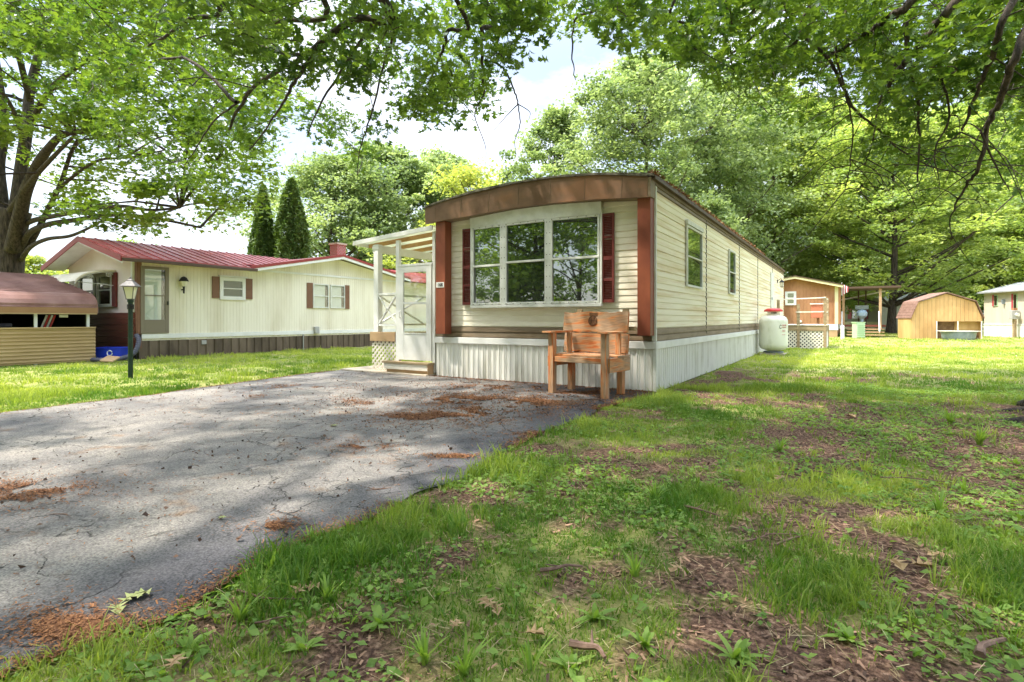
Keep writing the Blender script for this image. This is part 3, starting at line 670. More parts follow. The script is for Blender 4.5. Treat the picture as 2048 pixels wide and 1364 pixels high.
MB().tube(smooth_path([(-4.55, 1.3, .8), (-4.55, 1.3, 1.2), (-4.62, 1.35, 1.38), (-4.8, 1.5, 1.42), (-5.15, 1.9, 1.5), (-5.5, 2.3, 1.5)]), .03, 8).build('rail', M['tank'], hr, smooth=True)
MB().tube([(-5.2, 1.95, .8), (-5.2, 1.95, 1.5)], .025, 8).build('upright', M['tank'], hr)

# ================================================================== WOODEN CHAIR BENCH
bo = Vector((-.765, -.76, 0)); ba = rad(-8)
bux = Vector((math.cos(ba), math.sin(ba), 0)); buy = Vector((-math.sin(ba), math.cos(ba), 0)); uz = Vector((0, 0, 1))
bn = thing('wooden_armchair_bench', bo, 'rustic weathered orange wooden bench with arms, in front of the home', 'bench')
def BP(x, y, z): return bo + bux * x + buy * y + uz * z
def bbox(name, x0, x1, y0, y1, z0, z1, lean=0, par=None, m=None):
    return MB().obox(BP((x0 + x1) / 2, (y0 + y1) / 2, (z0 + z1) / 2), bux * (x1 - x0), buy * (y1 - y0), uz * (z1 - z0)).build(name, m or M['wood'], par or bn, bevel=.005)
bbox('leg', -.49, -.40, -.30, -.21, 0, .893); bbox('leg', .40, .49, -.30, -.21, 0, .893)
bbox('leg', -.50, -.41, .22, .31, 0, .50); bbox('leg', .36, .45, .22, .31, 0, .50)
bbox('side_rail', .492, .53, -.26, .31, .36, .555); bbox('side_rail', -.53, -.492, -.26, .31, .40, .555)
bbox('front_rail', -.398, .398, -.28, -.24, .475, .555)
for k, (a, b) in enumerate(((-.25, -.06), (-.052, .13), (.138, .30))):
    bbox('seat', -.398 if k == 0 else -.50, .398 if k == 0 else .535, a, b, .558, .588)
for sx in (-1, 1):   # arms: front wide, tapering to the back
    p = [BP(sx * .39, -.37, .895), BP(sx * .55, -.37, .895), BP(sx * .54, .0, .898), BP(sx * .50, .255, .90), BP(sx * .42, .255, .90)]
    if sx < 0: p = p[::-1]
    MB().prism(p, (0, 0, .028)).build('armrest', M['wood'], bn, bevel=.004)
    bbox('back_upright', sx * .42 - .04, sx * .42 + .04, .14, .18, .59, .90)
    x = sx * .40
    MB().obox(BP(x, .375, .86), bux * .09, buy * .045, uz * .78 + buy * .10).build('back_post', M['deckwood'], bn, bevel=.004)
def wavy_board(x0, x1, z0, z1, y, seed, jag):
    r_ = random.Random(seed); xs = np.linspace(x0, x1, 22)
    lo = [BP(x, y + (z0 - .6) * .12, z0 + (r_.random() - .5) * jag) for x in xs]; hi = [BP(x, y + (z1 - .6) * .12, z1 + math.sin(x * 9 + seed) * jag * .6 + (r_.random() - .5) * jag) for x in xs]
    return MB().prism(lo + hi[::-1], buy * .035)
wavy_board(-.64, .49, .905, 1.205, .265, 3, .012).build('backrest', M['wood'], bn, bevel=.003)
wavy_board(-.60, .51, .60, .885, .262, 5, .010).build('backrest', M['wood'], bn, bevel=.003)
bbox('arm_brace', -.66, .58, .385, .42, .93, .99, m=M['deckwood'])
# carved round emblem
def disc(c, r_, m, name, par, n=20, th=.004):
    y = -buy * th
    return MB().prism([c + bux * r_ * math.cos(t) + (uz + buy * .12) * r_ * math.sin(t) for t in np.linspace(0, 2 * math.pi, n, endpoint=False)], y).build(name, m, par)
M['carve'] = mat('carved_dark_wood', (.12, .05, .02), (.19, .085, .03), 18, .8)
M['carveline'] = mat('carved_line', (.05, .022, .01), rough=.9)
c = BP(-.10, .263 + .475 * .12 - .004, 1.075); em = disc(c, .075, M['carve'], 'carved_emblem', bn)
MB().obox(BP(-.095, .262 + .57 * .12 - .004, 1.17), bux * .14, buy * .004, uz * .05).build('carved_emblem', M['carve'], bn)
l_ = MB(); cc = c - buy * .006
for s in (-1, 1): l_.tube([cc + bux * s * (.018 + .03 * t * t) + (uz + buy * .12) * (t * .06) for t in np.linspace(-1, 1, 7)], .003, 4)
l_.tube([cc + bux * x for x in (-.072, .072)], .003, 4); l_.tube([cc + bux * .074 * math.cos(t) + (uz + buy * .12) * .074 * math.sin(t) for t in np.linspace(0, 2 * math.pi, 24)], .003, 4)
l_.build('carved_lines', M['carveline'], em)

# ================================================================== NEIGHBOUR
nb = thing('neighbor_house', (-16.2, 6, 0), 'cream mobile home with red ribbed metal roof and brown skirting, left of the driveway', 'house')
NX = -13.95; NL = -18.5
MB().box(NL, NX - .01, -1.05, 16, .5, 2.72).build('wall', M['ncream'], nb)
# vertical ribbed wall facing +X
def vribs(mb, x, y0, y1, z0, z1, pitch=.10, dep=.006, zt=None):
    y = y0; lo = []; hi = []
    while y < y1 - 1e-3:
        for a, o in ((0, 0), (.7, 0), (.76, -dep), (.94, -dep), (1, 0)):
            yy_ = min(y + a * pitch, y1); lo.append((x + o, yy_, z0)); hi.append((x + o, yy_, zt(yy_) if zt else z1))
        y += pitch
    return mb.strip(lo, hi)
vribs(MB(), NX, -1.06, 16, .68, 2.72).build('wall', M['ncream'], nb)
def gzt(y): return np.interp(y, [2.1, 5.64, 9.1], [2.72, 3.38, 2.80])
vribs(MB(), NX + .002, 2.15, 9.05, 2.70, 2.7, zt=gzt).build('wall', M['ncream'], nb)
MB().box(NX + .005, NX + .02, 2.2, 9.0, 2.665, 2.735).build('trim', M['white'], nb)
MB().prism([(NL, -1.06, .5), (NX, -1.06, .5), (NX, -1.06, 2.74), (-16.2, -1.06, 3.36), (NL, -1.06, 2.74)], (0, .03, 0)).build('gable_wall', M['nwhite'], nb)
MB().box(NX - .005, NX + .02, -1.04, 16, .56, .685).build('trim', M['white'], nb)
MB().box(NX - .10, NX + .01, -1.075, -1.045, .3, 2.7).build('corner_trim', M['brownshut'], nb); MB().box(NX + .002, NX + .02, -1.05, -.95, .3, 2.68).build('corner_trim', M['brownshut'], nb)
MB().box(NX - .22, NX - .12, -1.12, -1.062, 1.3, 2.66).build('downspout', M['white'], nb)
# skirt (brown, vertical)
vribs(MB(), NX - .01, -1.0, 16, .0, .56, .26, .03).build('skirt', M['nskirt'], nb)
bb = MB()
for k in range(6): z = .25 + k * .172; bb.obox((-15.6, -1.085 - .01, z + .082), (3.2, 0, 0), (0, .03, .0), (0, -.02, .162))
bb.build('lap_boards', M['maroon'], nb)
MB().box(-17.2, -14.0, -1.06, -1.04, .0, .5).build('crawl_space', M['black'], nb)
# roof slabs: main wing, ribs run down the slope
def slab(mb, A, B, C_, D, th=.035): return mb.prism([A, B, C_, D], (0, 0, th))
RZ, RX = 3.42, -16.2; EX, EZ = -13.5, 2.70
VX = -14.05; VZ = EZ + (EX - VX) / (EX - RX) * (RZ - EZ)
MB().prism([(EX, -1.6, EZ), (RX, -1.6, RZ), (RX, 16.3, RZ), (EX, 16.3, EZ), (EX, 9.3, EZ), (VX, 9.3, VZ), (VX, 1.95, VZ), (EX, 1.95, EZ)], (0, 0, .035)).build('roof', M['nred'], nb)
slab(MB(), (RX, -1.6, RZ), (-18.9, -1.6, EZ), (-18.9, 16.3, EZ), (RX, 16.3, RZ)).build('roof', M['nred'], nb)
rb = MB()
y = -1.5
while y < 16.3: ex_ = (EX + .005, EZ) if (y < 1.93 or y > 9.3) else (VX, VZ); rb.bar((ex_[0], y, ex_[1] + .045), (RX, y, RZ + .045), .035, .025); y += .30
rb.build('roof_rib', M['nred'], nb)
MB().prism([(EX + .01, -1.63, EZ - .10), (RX, -1.63, RZ - .10), (RX, -1.63, RZ + .05), (EX + .01, -1.63, EZ + .05)], (0, .03, 0)).prism([(-18.95, -1.63, EZ - .12), (RX, -1.63, RZ - .10), (RX, -1.63, RZ + .05), (-18.95, -1.63, EZ + .04)], (0, .03, 0)).build('rake_trim', M['nredtrim'], nb)
MB().prism([(EX, -1.6, EZ - .14), (RX, -1.6, RZ - .14), (RX, -1.6, RZ - .03), (EX, -1.6, EZ - .03)], (0, .03, 0)).build('rake_board', M['white'], nb)
MB().prism([(EX + .02, -1.57, EZ - .06), (RX, -1.57, RZ - .06), (-18.9, -1.57, EZ - .06), (-18.9, -1.57, EZ - .03), (RX, -1.57, RZ - .03), (EX + .02, -1.57, EZ - .03)], (0, .52, 0)).build('soffit', M['white'], nb)
MB().box(EX - .01, EX + .07, -1.6, 2.15, EZ - .09, EZ - .005).build('gutter', M['gutter'], nb, bevel=.01)
# cross gable
GX = -13.55; gy0, gy1, gp = 1.95, 9.25, 5.64
def cg(y): return np.interp(y, [gy0, gp, gy1], [2.72, 3.47, 2.84])
for a, b in ((gy0, gp), (gp, gy1)):
    MB().prism([(GX, a, cg(a)), (GX, b, cg(b)), (-16.4, b, cg(b)), (-16.4, a, cg(a))], (0, 0, .03)).build('roof', M['nred'], nb)
f = MB()
for a, b in ((gy0, gp), (gp, gy1)): f.prism([(GX, a, cg(a) - .04), (GX, b, cg(b) - .04), (GX, b, cg(b) + .05), (GX, a, cg(a) + .05)], (.03, 0, 0))
f.build('rake_trim', M['nredtrim'], nb)
f = MB()
for a, b in ((gy0, gp), (gp, gy1)): f.prism([(GX - .01, a, cg(a) - .13), (GX - .01, b, cg(b) - .13), (GX - .01, b, cg(b) - .041), (GX - .01, a, cg(a) - .041)], (.025, 0, 0)); f.prism([(GX - .01, a, cg(a) - .05), (GX - .01, b, cg(b) - .05), (NX, b, cg(b) - .05), (NX, a, cg(a) - .05)], (0, 0, .01))
f.build('rake_board', M['white'], nb)
ch = MB(); ch.box(-15.95, -15.5, 6.98, 7.43, 3.1, 4.2); co = ch.build('chimney', M['brick'], nb); MB().box(-15.99, -15.46, 6.94, 7.47, 4.2, 4.27).build('chimney_cap', M['concrete'], co)
# taupe storm door with blinds
nd = MB()
for a, b, c, d in ((-.98, -.88, .70, 2.56), (-.36, -.26, .70, 2.56), (-.88, -.36, 2.48, 2.56), (-.88, -.36, .70, 1.08), (-.88, -.36, 1.74, 1.77)): nd.box(NX, NX + .04, a, b, c, d)
no = nd.build('storm_door', M['taupe'], nb, bevel=.004)
MB().box(NX + .004, NX + .01, -.88, -.36, 1.08, 2.48).build('blind', M['blind'], no)
MB().box(NX + .018, NX + .021, -.88, -.36, 1.08, 2.48).build('glass', M['clear'], no)
MB().box(NX + .012, NX + .016, -.45, -.36, 1.08, 2.48).build('blind_gap', M['black'], no)
MB().box(NX + .04, NX + .07, -.31, -.28, 1.5, 1.6).build('handle', M['black'], no)
wl = thing('wall_lantern', (NX, .1, 2.1), 'small black wall lantern beside the taupe door of the red roofed house', 'wall lamp')
MB().lathe(NX + .12, .1, [(.125, 2.19), (.12, 2.21), (.07, 2.30), (.02, 2.33)], 6).build('lamp_cap', M['black'], wl)
MB().tube([(NX, .1, 1.95), (NX + .08, .1, 1.95), (NX + .12, .1, 2.03)], .02, 6).lathe(NX + .12, .1, [(.02, 1.84), (.03, 2.03), (.055, 2.04)], 6).build('bracket', M['black'], wl)
MB().lathe(NX + .12, .1, [(.055, 2.04), (.11, 2.19)], 6).build('lamp_glass', M['frost'], wl)
M['nglass'] = glass_mat('neighbor_glass', (.06, .075, .06), .07)
def nwin(y0, y1, z0, z1, fw, shut=None, blind=True, m='white', sills=True):
    f = MB()
    for a, b, c, d in ((y0, y1, z0, z0 + fw), (y0, y1, z1 - fw, z1), (y0, y0 + fw, z0 + fw, z1 - fw), (y1 - fw, y1, z0 + fw, z1 - fw), (y0 + fw, y1 - fw, (z0 + z1) / 2 - .015, (z0 + z1) / 2 + .015)): f.box(NX, NX + .045, a, b, c, d)
    o = f.build('window', M[m], nb, bevel=.004)
    MB().box(NX + .003, NX + .008, y0 + fw, y1 - fw, z0 + fw, z1 - fw).build('curtain', M['blind'] if blind else M['greybox'], o)
    MB().box(NX + .02, NX + .023, y0 + fw, y1 - fw, z0 + fw, z1 - fw).build('window_pane', M['clear'] if blind else M['nglass'], o)
    if blind: MB().box(NX + .012, NX + .016, y1 - fw - .12, y1 - fw, z0 + fw, z1 - fw).build('blind_gap', M['black'], o)
    return o
def nshut(y0, y1, z0, z1):
    s = MB().box(NX + .005, NX + .03, y0, y1, z0, z1); s.box(NX + .03, NX + .036, y0 + .02, y1 - .02, (z0 + z1) / 2 - .02, (z0 + z1) / 2 + .0); s.build('shutter', M['brownshut'], nb)
nwin(1.20, 2.03, 1.70, 2.40, .11, blind=False); nshut(.97, 1.19, 1.74, 2.40); nshut(2.05, 2.27, 1.74, 2.40)
MB().box(NX, NX + .09, 1.16, 2.07, 2.405, 2.45).build('window_head', M['white'], nb)
nwin(4.59, 5.28, 1.50, 2.38, .035, m='white_old'); nwin(5.36, 6.03, 1.50, 2.38, .035, m='white_old'); nshut(4.34, 4.58, 1.49, 2.40); nshut(6.05, 6.26, 1.49, 2.40)
MB().box(NX, NX + .12, 4.62, 4.80, .58, .82).build('meter_box', M['greybox'], nb, bevel=.01)
MB().tube([(NX + .03, 4.18, 0), (NX + .03, 4.18, .56)], .02, 6).build('conduit', M['greybox'], nb)
MB().box(NX - .02, NX + .03, .66, .80, .34, .46).build('dryer_vent', M['greybox'], nb, bevel=.01)
# gable window, awning, shutter
gw = MB(); YG = -1.07
for x0, x1 in ((-16.35, -15.35), (-17.6, -16.5)):
    for a, b, c, d in ((x0, x0 + .09, 1.45, 2.42), (x1 - .09, x1, 1.45, 2.42), (x0 + .09, x1 - .09, 1.45, 1.54), (x0 + .09, x1 - .09, 2.33, 2.42), (x0 + .09, x1 - .09, 1.92, 1.96)): gw.box(a, b, YG - .05, YG, c, d)
go = gw.build('gable_window', M['white'], nb); MB().box(-17.5, -15.45, YG - .012, YG - .006, 1.54, 2.33).build('window_pane', M['glass'], go)
MB().box(-15.32, -15.08, YG - .05, YG, 1.45, 2.42).build('shutter', M['shutter'], nb)
aw = MB(); th = np.linspace(0, 1, 9)
prof = [(YG - .95 * math.sin(t * 1.45), 2.10 + .40 * math.cos(t * 1.5)) for t in th]
aw.strip([(-18.4, y, z) for y, z in prof], [(-15.2, y, z) for y, z in prof]); aw.strip([(-15.2, y, z) for y, z in prof], [(-15.2, y, z - .05) for y, z in prof])
awo = aw.build('window_awning', M['ncream'], nb)
br = MB()
br.tube([(-15.22, YG, 2.05), (-15.22, YG - .93, 2.12)], .012, 5); br.tube([(-15.22, y, z - .07) for y, z in prof], .014, 5)
for cy_, cz_, rr in ((YG - .15, 2.35, .09), (YG - .6, 2.25, .07)): br.tube([(-15.22, cy_ + rr * (1 - k / 26) * math.cos(k * .5), cz_ + rr * (1 - k / 26) * math.sin(k * .5)) for k in range(22)], .010, 5)
br.build('iron_bracket', M['white_old'], awo)

# ================================================================== LAMP POST
p = G(261, 757); lp = thing('lamp_post', (p.x, p.y, 0), 'dark green lamp post with a frosted lantern on the lawn by the driveway', 'lamp post')
x, y = p.x, p.y
MB().lathe(x, y, [(.041, -.03), (.039, 1.40), (.053, 1.42), (.053, 1.465)], 14).build('pole', M['lampgreen'], lp)
MB().tube([(x - .085, y, 1.33), (x + .085, y, 1.33)], .017, 6).lathe(x, y, [(.055, 1.28), (.056, 1.37)], 12).build('clamp', M['black'], lp)
MB().lathe(x, y, [(.070, 1.468), (.118, 1.69)], 4).build('lamp_glass', M['frost'], lp)
lf = MB()
for k in range(4): t = k * math.pi / 2; lf.bar((x + .072 * math.cos(t), y + .072 * math.sin(t), 1.466), (x + .123 * math.cos(t), y + .123 * math.sin(t), 1.70), .011)
for z, r_ in ((1.466, .075), (1.694, .126)):
    for k in range(4):
        t = k * math.pi / 2; u = t + math.pi / 2; lf.bar((x + r_ * math.cos(t), y + r_ * math.sin(t), z), (x + r_ * math.cos(u), y + r_ * math.sin(u), z), .012)
lf.build('lantern_frame', M['lampcap'], lp)
MB().lathe(x, y, [(.185, 1.70), (.175, 1.713), (.07, 1.80), (.065, 1.815), (.03, 1.835), (.010, 1.875)], 4).build('lantern_cap', M['lampcap'], lp)

# ================================================================== CARPORT
cp = thing('metal_carport', (-15.8, -5, 0), 'low metal carport with brown ribbed roof and tan side panels at the far left', 'carport')
ye, ys = -1.95, -11.5
def rib_strip(mb, pts, y0, y1, rows):
    return mb.strip([(a, y0, b) for a, b in pts], [(a, y1, b) for a, b in pts])
side = [(-14.02, 1.24), (-14.02, 1.40), (-14.05, 1.42), (-14.05, 1.48), (-14.12, 1.58), (-14.25, 1.68), (-14.4, 1.745)]
top = []
for k in range(15):
    t0 = -14.4 - k * .2; zz = 1.745 + (k * .2) / 2.9 * .62
    top += [(t0, zz), (t0 - .155, zz + .033), (t0 - .165, zz + .055), (t0 - .19, zz + .055)]
prof = side[:1] + side[1:] + top
mir = [(-34.8 - a + .0, b) for a, b in prof][::-1]
MB().strip([(a, ye, b) for a, b in prof], [(a, ys, b) for a, b in prof]).strip([(a, ye, b) for a, b in mir], [(a, ys, b) for a, b in mir]).build('roof', M['cp_roof'], cp)
tr = MB(); tr.strip([(a, ye - .0, b + .01) for a, b in prof], [(a, ye - .0, b - .05) for a, b in prof]); tr.strip([(a, ye + .03, b + .012) for a, b in prof], [(a, ye, b + .012) for a, b in prof]); tr.build('roof_trim', M['cp_roof'], cp)
MB().box(-14.03, -14.0, ys, ye, 1.22, 1.245).build('eave_trim', M['cp_tan'], cp)
MB().box(-14.015, -14.0, ys, ye, 1.25, 1.385).build('eave_panel', mat('carport_brown_eave', (.24, .13, .06), (.3, .17, .085), 2, .5), cp)
pn = MB(); pr = []; z = .02
while z < .86: pr += [(z, 0), (z + .035, 0), (z + .045, .018), (z + .065, .018), (z + .075, 0)]; z += .085
pr.append((.88, 0)); pn.strip([(-14.06 + o, ye - .02, z) for z, o in pr], [(-14.06 + o, ys, z) for z, o in pr]); pn.box(-14.07, -14.02, ys, ye - .02, .87, .90); pn.build('side_panel', M['cp_tan'], cp)
for yv in (-2.12, -3.17, -4.2, -6.2, -8.2): MB().box(-14.13, -14.07, yv - .03, yv + .03, 0, 1.45).build('post', M['cp_post'], cp)
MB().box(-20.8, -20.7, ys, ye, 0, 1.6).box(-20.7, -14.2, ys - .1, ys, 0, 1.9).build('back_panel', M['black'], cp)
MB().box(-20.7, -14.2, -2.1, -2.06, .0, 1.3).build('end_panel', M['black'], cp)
fc = thing('folded_lawn_chair', (-14.7, -2.9, 0), 'folded red and white striped lawn chair stored inside the carport', 'chair')
for k in range(4): MB().bar((-14.5, -2.95 + k * .055, .85), (-14.5, -2.83 + k * .055, 1.2), .02, .04).build('slat', M['tankred'] if k % 2 else M['white'], fc)
bx = thing('cardboard_sign', (-14.4, -2.62, 1.1), 'small pale card hanging under the carport eave', 'card'); MB().box(-14.2, -14.19, -2.68, -2.5, 1.14, 1.21).build('card', M['white_old'], bx)
mw = thing('garden_tractor', (-15.0, -3.7, 0), 'dark covered garden machine in the shade of the carport', 'garden machine')
MB().box(-15.3, -14.4, -4.1, -3.3, .3, .9).build('body', M['galv'], mw, bevel=.08)
MB().box(-15.0, -14.6, -4.0, -3.45, .9, 1.0).build('seat', M['hose'], mw, bevel=.03)
for yv in (-4.05, -3.35):
    MB().tube([(-14.5, yv - .06, .25), (-14.5, yv + .06, .25)], .25, 16).build('wheel', M['black'], mw)

rb_ = thing('recycling_bin', (-14.1, -1.5, 0), 'blue recycling bin with white recycling emblem beside the skirting', 'bin')
cxb, cyb = -14.35, -1.62
r3 = Vector((cY, sY, 0)); f3 = Vector((-sY, cY, 0)); bc = Vector((-14.2, -1.52, 0))
def tbox(c, w0, w1, d0, d1, z0, z1):
    mb = MB(); A = [c + r3 * sx * w0 / 2 + f3 * sy_ * d0 / 2 + uz * z0 for sx, sy_ in ((-1, -1), (1, -1), (1, 1), (-1, 1))]; B = [c + r3 * sx * w1 / 2 + f3 * sy_ * d1 / 2 + uz * z1 for sx, sy_ in ((-1, -1), (1, -1), (1, 1), (-1, 1))]
    mb.face(A[::-1])
    for k in range(4): mb.face([A[k], A[(k + 1) % 4], B[(k + 1) % 4], B[k]])
    return mb
o = tbox(bc, .60, .66, .36, .42, .01, .33).build('tub', M['blue'], rb_)
MB().obox(bc + uz * .335 - f3 * .21, r3 * .70, f3 * .03, uz * .03).obox(bc + uz * .335 + f3 * .21, r3 * .70, f3 * .03, uz * .03).obox(bc + uz * .335 + r3 * .335, r3 * .03, f3 * .40, uz * .03).obox(bc + uz * .335 - r3 * .335, r3 * .03, f3 * .40, uz * .03).build('rim', M['blue'], rb_)
sg = MB(); c0 = bc - f3 * .205 + uz * .20 + r3 * .06
for k in range(3):
    a0 = k * 2.094 + .3; P_ = [c0 + (r3 * math.cos(t) + uz * math.sin(t)) * .065 for t in np.linspace(a0, a0 + 1.45, 6)]; sg.tube(P_, .015, 4)
    e = P_[-1]; tdir = (P_[-1] - P_[-2]).normalized(); nd_ = tdir.cross(f3); sg.prism([e + nd_ * .022, e + tdir * .035, e - nd_ * .022], -f3 * .004)
sg.build('recycling_emblem', M['white'], rb_); MB().obox(bc - f3 * .20 + uz * .105 + r3 * .06, r3 * .07, f3 * .004, uz * .018).build('lettering', M['white'], rb_)
hs = thing('corrugated_hose', (-14, -1.8, 0), 'grey corrugated drain hose lying along the carport and rising to the corner', 'hose')
a1 = G(118, 725); a2 = G(205, 724)
path = smooth_path([(a1.x, a1.y, .05), (a1.x + .1, a1.y + .5, .05), (a2.x, a2.y + .0, .05), (-13.75, -1.5, .07), (-13.72, -1.22, .2), (-13.75, -1.1, .5), (-13.85, -1.12, .68)], 10)
MB().tube(path, [.055 + (.008 if k % 2 else 0) for k in range(len(path))], 10).build('hose', M['hose'], hs)
sb = thing('splash_block', (-13.6, -1.9, 0), 'flat tan stone lying over the grey hose', 'stone'); q = G(220, 725)
MB().obox((q.x, q.y, .09), r3 * .32 + uz * -.03, f3 * .28 + uz * .1, (0, 0, .04)).build('slab', M['tan'], sb, bevel=.01)

# ================================================================== PROPANE TANK
tx, ty = .50, 10.15; tk = thing('propane_tank', (tx, ty, 0), 'upright white propane tank with red lid against the side wall', 'gas tank')
R_ = .40
MB().lathe(tx, ty, [(.05, .14), (.22, .15), (.34, .19), (.39, .26), (R_, .34), (R_, 1.02), (.39, 1.08), (.35, 1.15), (.27, 1.20), (.12, 1.235), (.03, 1.24)], 40).build('tank_body', M['tank'], tk, smooth=True)
MB().lathe(tx, ty, [(.17, 1.19), (.17, 1.34)], 24).build('collar', M['tank'], tk)
cg_ = MB()
for k in range(6): t = rad(-122 + YAW * 0 + k * 9 + 20); cg_.obox((tx + .172 * math.cos(t), ty + .172 * math.sin(t), 1.285), (.016 * -math.sin(t) * 1.2, .016 * math.cos(t) * 1.2, 0), (.008 * math.cos(t), .008 * math.sin(t), 0), (0, 0, .035))
cg_.build('collar_slot', M['black'], tk)
MB().lathe(tx, ty, [(.26, 1.325), (.27, 1.34), (.25, 1.385), (.17, 1.42), (.05, 1.43)], 24).build('lid', M['tankred'], tk, smooth=True)
MB().tube([(tx + .26 * math.cos(t), ty + .26 * math.sin(t), .10) for t in np.linspace(0, 2 * math.pi, 25)], .025, 6).build('foot_ring', M['galv'], tk)
MB().box(tx - .34, tx + .34, ty - .32, ty + .32, -.02, .06).build('base_block', M['concrete'], tk)
vd = Vector((CX - tx, CY - ty, 0)).normalized(); vr = Vector((-vd.y, vd.x, 0))
def tank_pt(a, z, rr=R_ + .003): return Vector((tx, ty, z)) + (vd * math.cos(a) + vr * math.sin(a)) * rr
lg = MB()
def tlet(a, z, strokes, h=.05, wd=.035):
    for s in strokes: lg.tube([tank_pt(a + x * wd / R_, z + y_ * h) for x, y_ in s], .0045, 4)
LET = {'o': [[(.1, .5), (.4, 1), (.8, .9), (.9, .3), (.5, 0), (.1, .5)]], 'M': [[(0, 0), (0, 1), (.5, .4), (1, 1), (1, 0)]], 'E': [[(1, 0), (0, 0), (0, 1), (1, 1)], [(0, .5), (.7, .5)]], 'T': [[(0, 1), (1, 1)], [(.5, 1), (.5, 0)]]}
lg.tube([tank_pt(.50 + .06 * math.cos(t) , .87 + .055 * math.sin(t)) for t in np.linspace(.5, 5.8, 14)], .007, 4)
lg.build('emblem_ring', M['ink'], tk)
lg = MB(); lg.tube([tank_pt(.62 + .05 * k, .90 + .03 * (k % 2)) for k in range(9)], .008, 4); lg.tube([tank_pt(.60 + .05 * k, .84 + .025 * (k % 2)) for k in range(9)], .006, 4)
for z in (.76, .72, .63): lg.tube([tank_pt(.62 + .03 * k, z + .006 * (k % 2)) for k in range(11)], .005, 4)
lg.build('lettering', M['signred'], tk)

# ================================================================== REAR DECK
dk = thing('rear_deck', (.8, 15.8, 0), 'weathered wooden deck with post rails and white lattice at the side door', 'deck')
DY = 14.9; DX1 = 1.72
MB().box(.05, DX1, DY, 17.6, .80, .86).build('floor', M['deckwood'], dk)
MB().box(.05, DX1 + .02, DY - .04, DY, .66, .845).box(DX1, DX1 + .04, DY, 17.6, .66, .845).build('rim_joist', M['deckwood'], dk)
MB().box(.05, DX1 + .05, DY - .06, 17.6, .861, .885).build('deck_board', M['lattice'], dk)
lt = MB(); lattice(lt, (.08, DY - .01, .0), (1, 0, 0), DX1 - .08, .66, .135, .045); lattice(lt, (DX1, DY, .0), (0, 1, 0), 2.6, .66, .135, .045); lt.build('lattice', M['lattice'], dk)
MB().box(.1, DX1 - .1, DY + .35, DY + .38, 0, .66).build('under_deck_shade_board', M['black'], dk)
for x, y, t_ in ((.10, DY, 1.86), (.78, DY, 1.66), (DX1 - .07, DY, 1.93), (DX1 - .07, 17.4, 1.93)): MB().box(x, x + .10, y - .047, y + .06, .05, t_).build('post', M['deckwood'], dk, bevel=.005)
MB().bar((.1, DY - .05, 1.84), (DX1, DY - .05, 1.89), .03, .04).bar((.75, DY - .05, 1.36), (DX1 - .05, DY - .05, 1.37), .03, .04).bar((DX1 - .02, DY, 1.90), (DX1 - .02, 17.4, 1.90), .03, .05).bar((DX1 - .02, DY, 1.38), (DX1 - .02, 17.4, 1.38), .03, .05).build('rail', M['lattice'], dk)

mbx = thing('post_box', (1.35, 18.3, 0), 'orange brown wooden box on a post behind the deck railing', 'box on post')
MB().box(1.28, 1.38, 18.2, 18.3, 0, 1.2).build('post', M['brownhouse'], mbx); MB().box(1.08, 1.5, 18.05, 18.4, 1.15, 1.72).build('box', mat('box_orange', (.40, .12, .06), (.46, .16, .08), 3, .7), mbx, bevel=.01)
MB().box(1.04, 1.54, 18.01, 18.44, 1.72, 1.76).build('lid', M['lattice'], mbx)

# ================================================================== BROWN HOUSE BEHIND
bh = thing('brown_house', (-1, 34, 0), 'orange brown house with pale yellow trim behind the rear deck', 'house')
BY = 30.4; bl, brx = -4.6, 1.82; pk = -.45
def bz(x): return np.interp(x, [bl, pk, brx], [3.05, 3.72, 3.12])
vr_ = MB(); xs = np.arange(bl, brx, .2); lo = []; hi = []
for x in xs:
    for a, o in ((0, 0), (.85, 0), (.87, .012), (.98, .012)): lo.append((x + a * .2, BY + o, .78)); hi.append((x + a * .2, BY + o, bz(x + a * .2)))
vr_.strip(lo, hi).build('wall', M['brownhouse'], bh); MB().box(bl, brx - .01, BY + .02, BY + 12, .1, 3.05).build('wall', M['brownhouse'], bh)
MB().box(bl, brx + .03, BY - .03, BY + 12, .42, .78).build('white_band', M['white'], bh); MB().box(bl, brx, BY - .01, BY + .02, 0, .42).build('skirt', M['tan'], bh)
MB().box(brx - .14, brx + .04, BY - .035, BY + .05, .78, 3.1).build('corner_trim', M['yellowtrim'], bh)
f = MB(); g2 = MB()
for a, b in ((bl - .3, pk), (pk, brx + .3)):
    za = 3.04 if a < -2 else 3.78; zb = 3.78 if b < 0 else 3.14
    f.prism([(a, BY - .35, za - .14), (b, BY - .35, zb - .14), (b, BY - .35, zb), (a, BY - .35, za)], (0, .03, 0)); f.prism([(a, BY - .32, za - .06), (b, BY - .32, zb - .06), (b, BY - .32, zb - .03), (a, BY - .32, za - .03)], (0, .33, 0))
    g2.prism([(a, BY - .38, za + .002), (b, BY - .38, zb + .002), (b, BY - .38, zb + .06), (a, BY - .38, za + .06)], (0, 12.5, 0))
f.build('rake_board', M['yellowtrim'], bh); g2.build('roof', M['gutter'], bh)
f = MB()
for a, b, c, d in ((-1.04, -.90, 1.98, 2.85), (-.55, -.41, 1.98, 2.85), (-.90, -.55, 1.98, 2.10), (-.90, -.55, 2.73, 2.85), (-.90, -.55, 2.38, 2.46)): f.box(a, b, BY - .05, BY, c, d)
wo = f.build('window', M['white'], bh); MB().box(-.9, -.55, BY - .02, BY - .015, 2.1, 2.73).build('window_pane', M['sideglass'], wo)
MB().lathe(-.20, BY - .1, [(.05, .85), (.11, .9), (.11, 1.0), (.03, 1.03)], 12).build('vent', M['white'], bh)
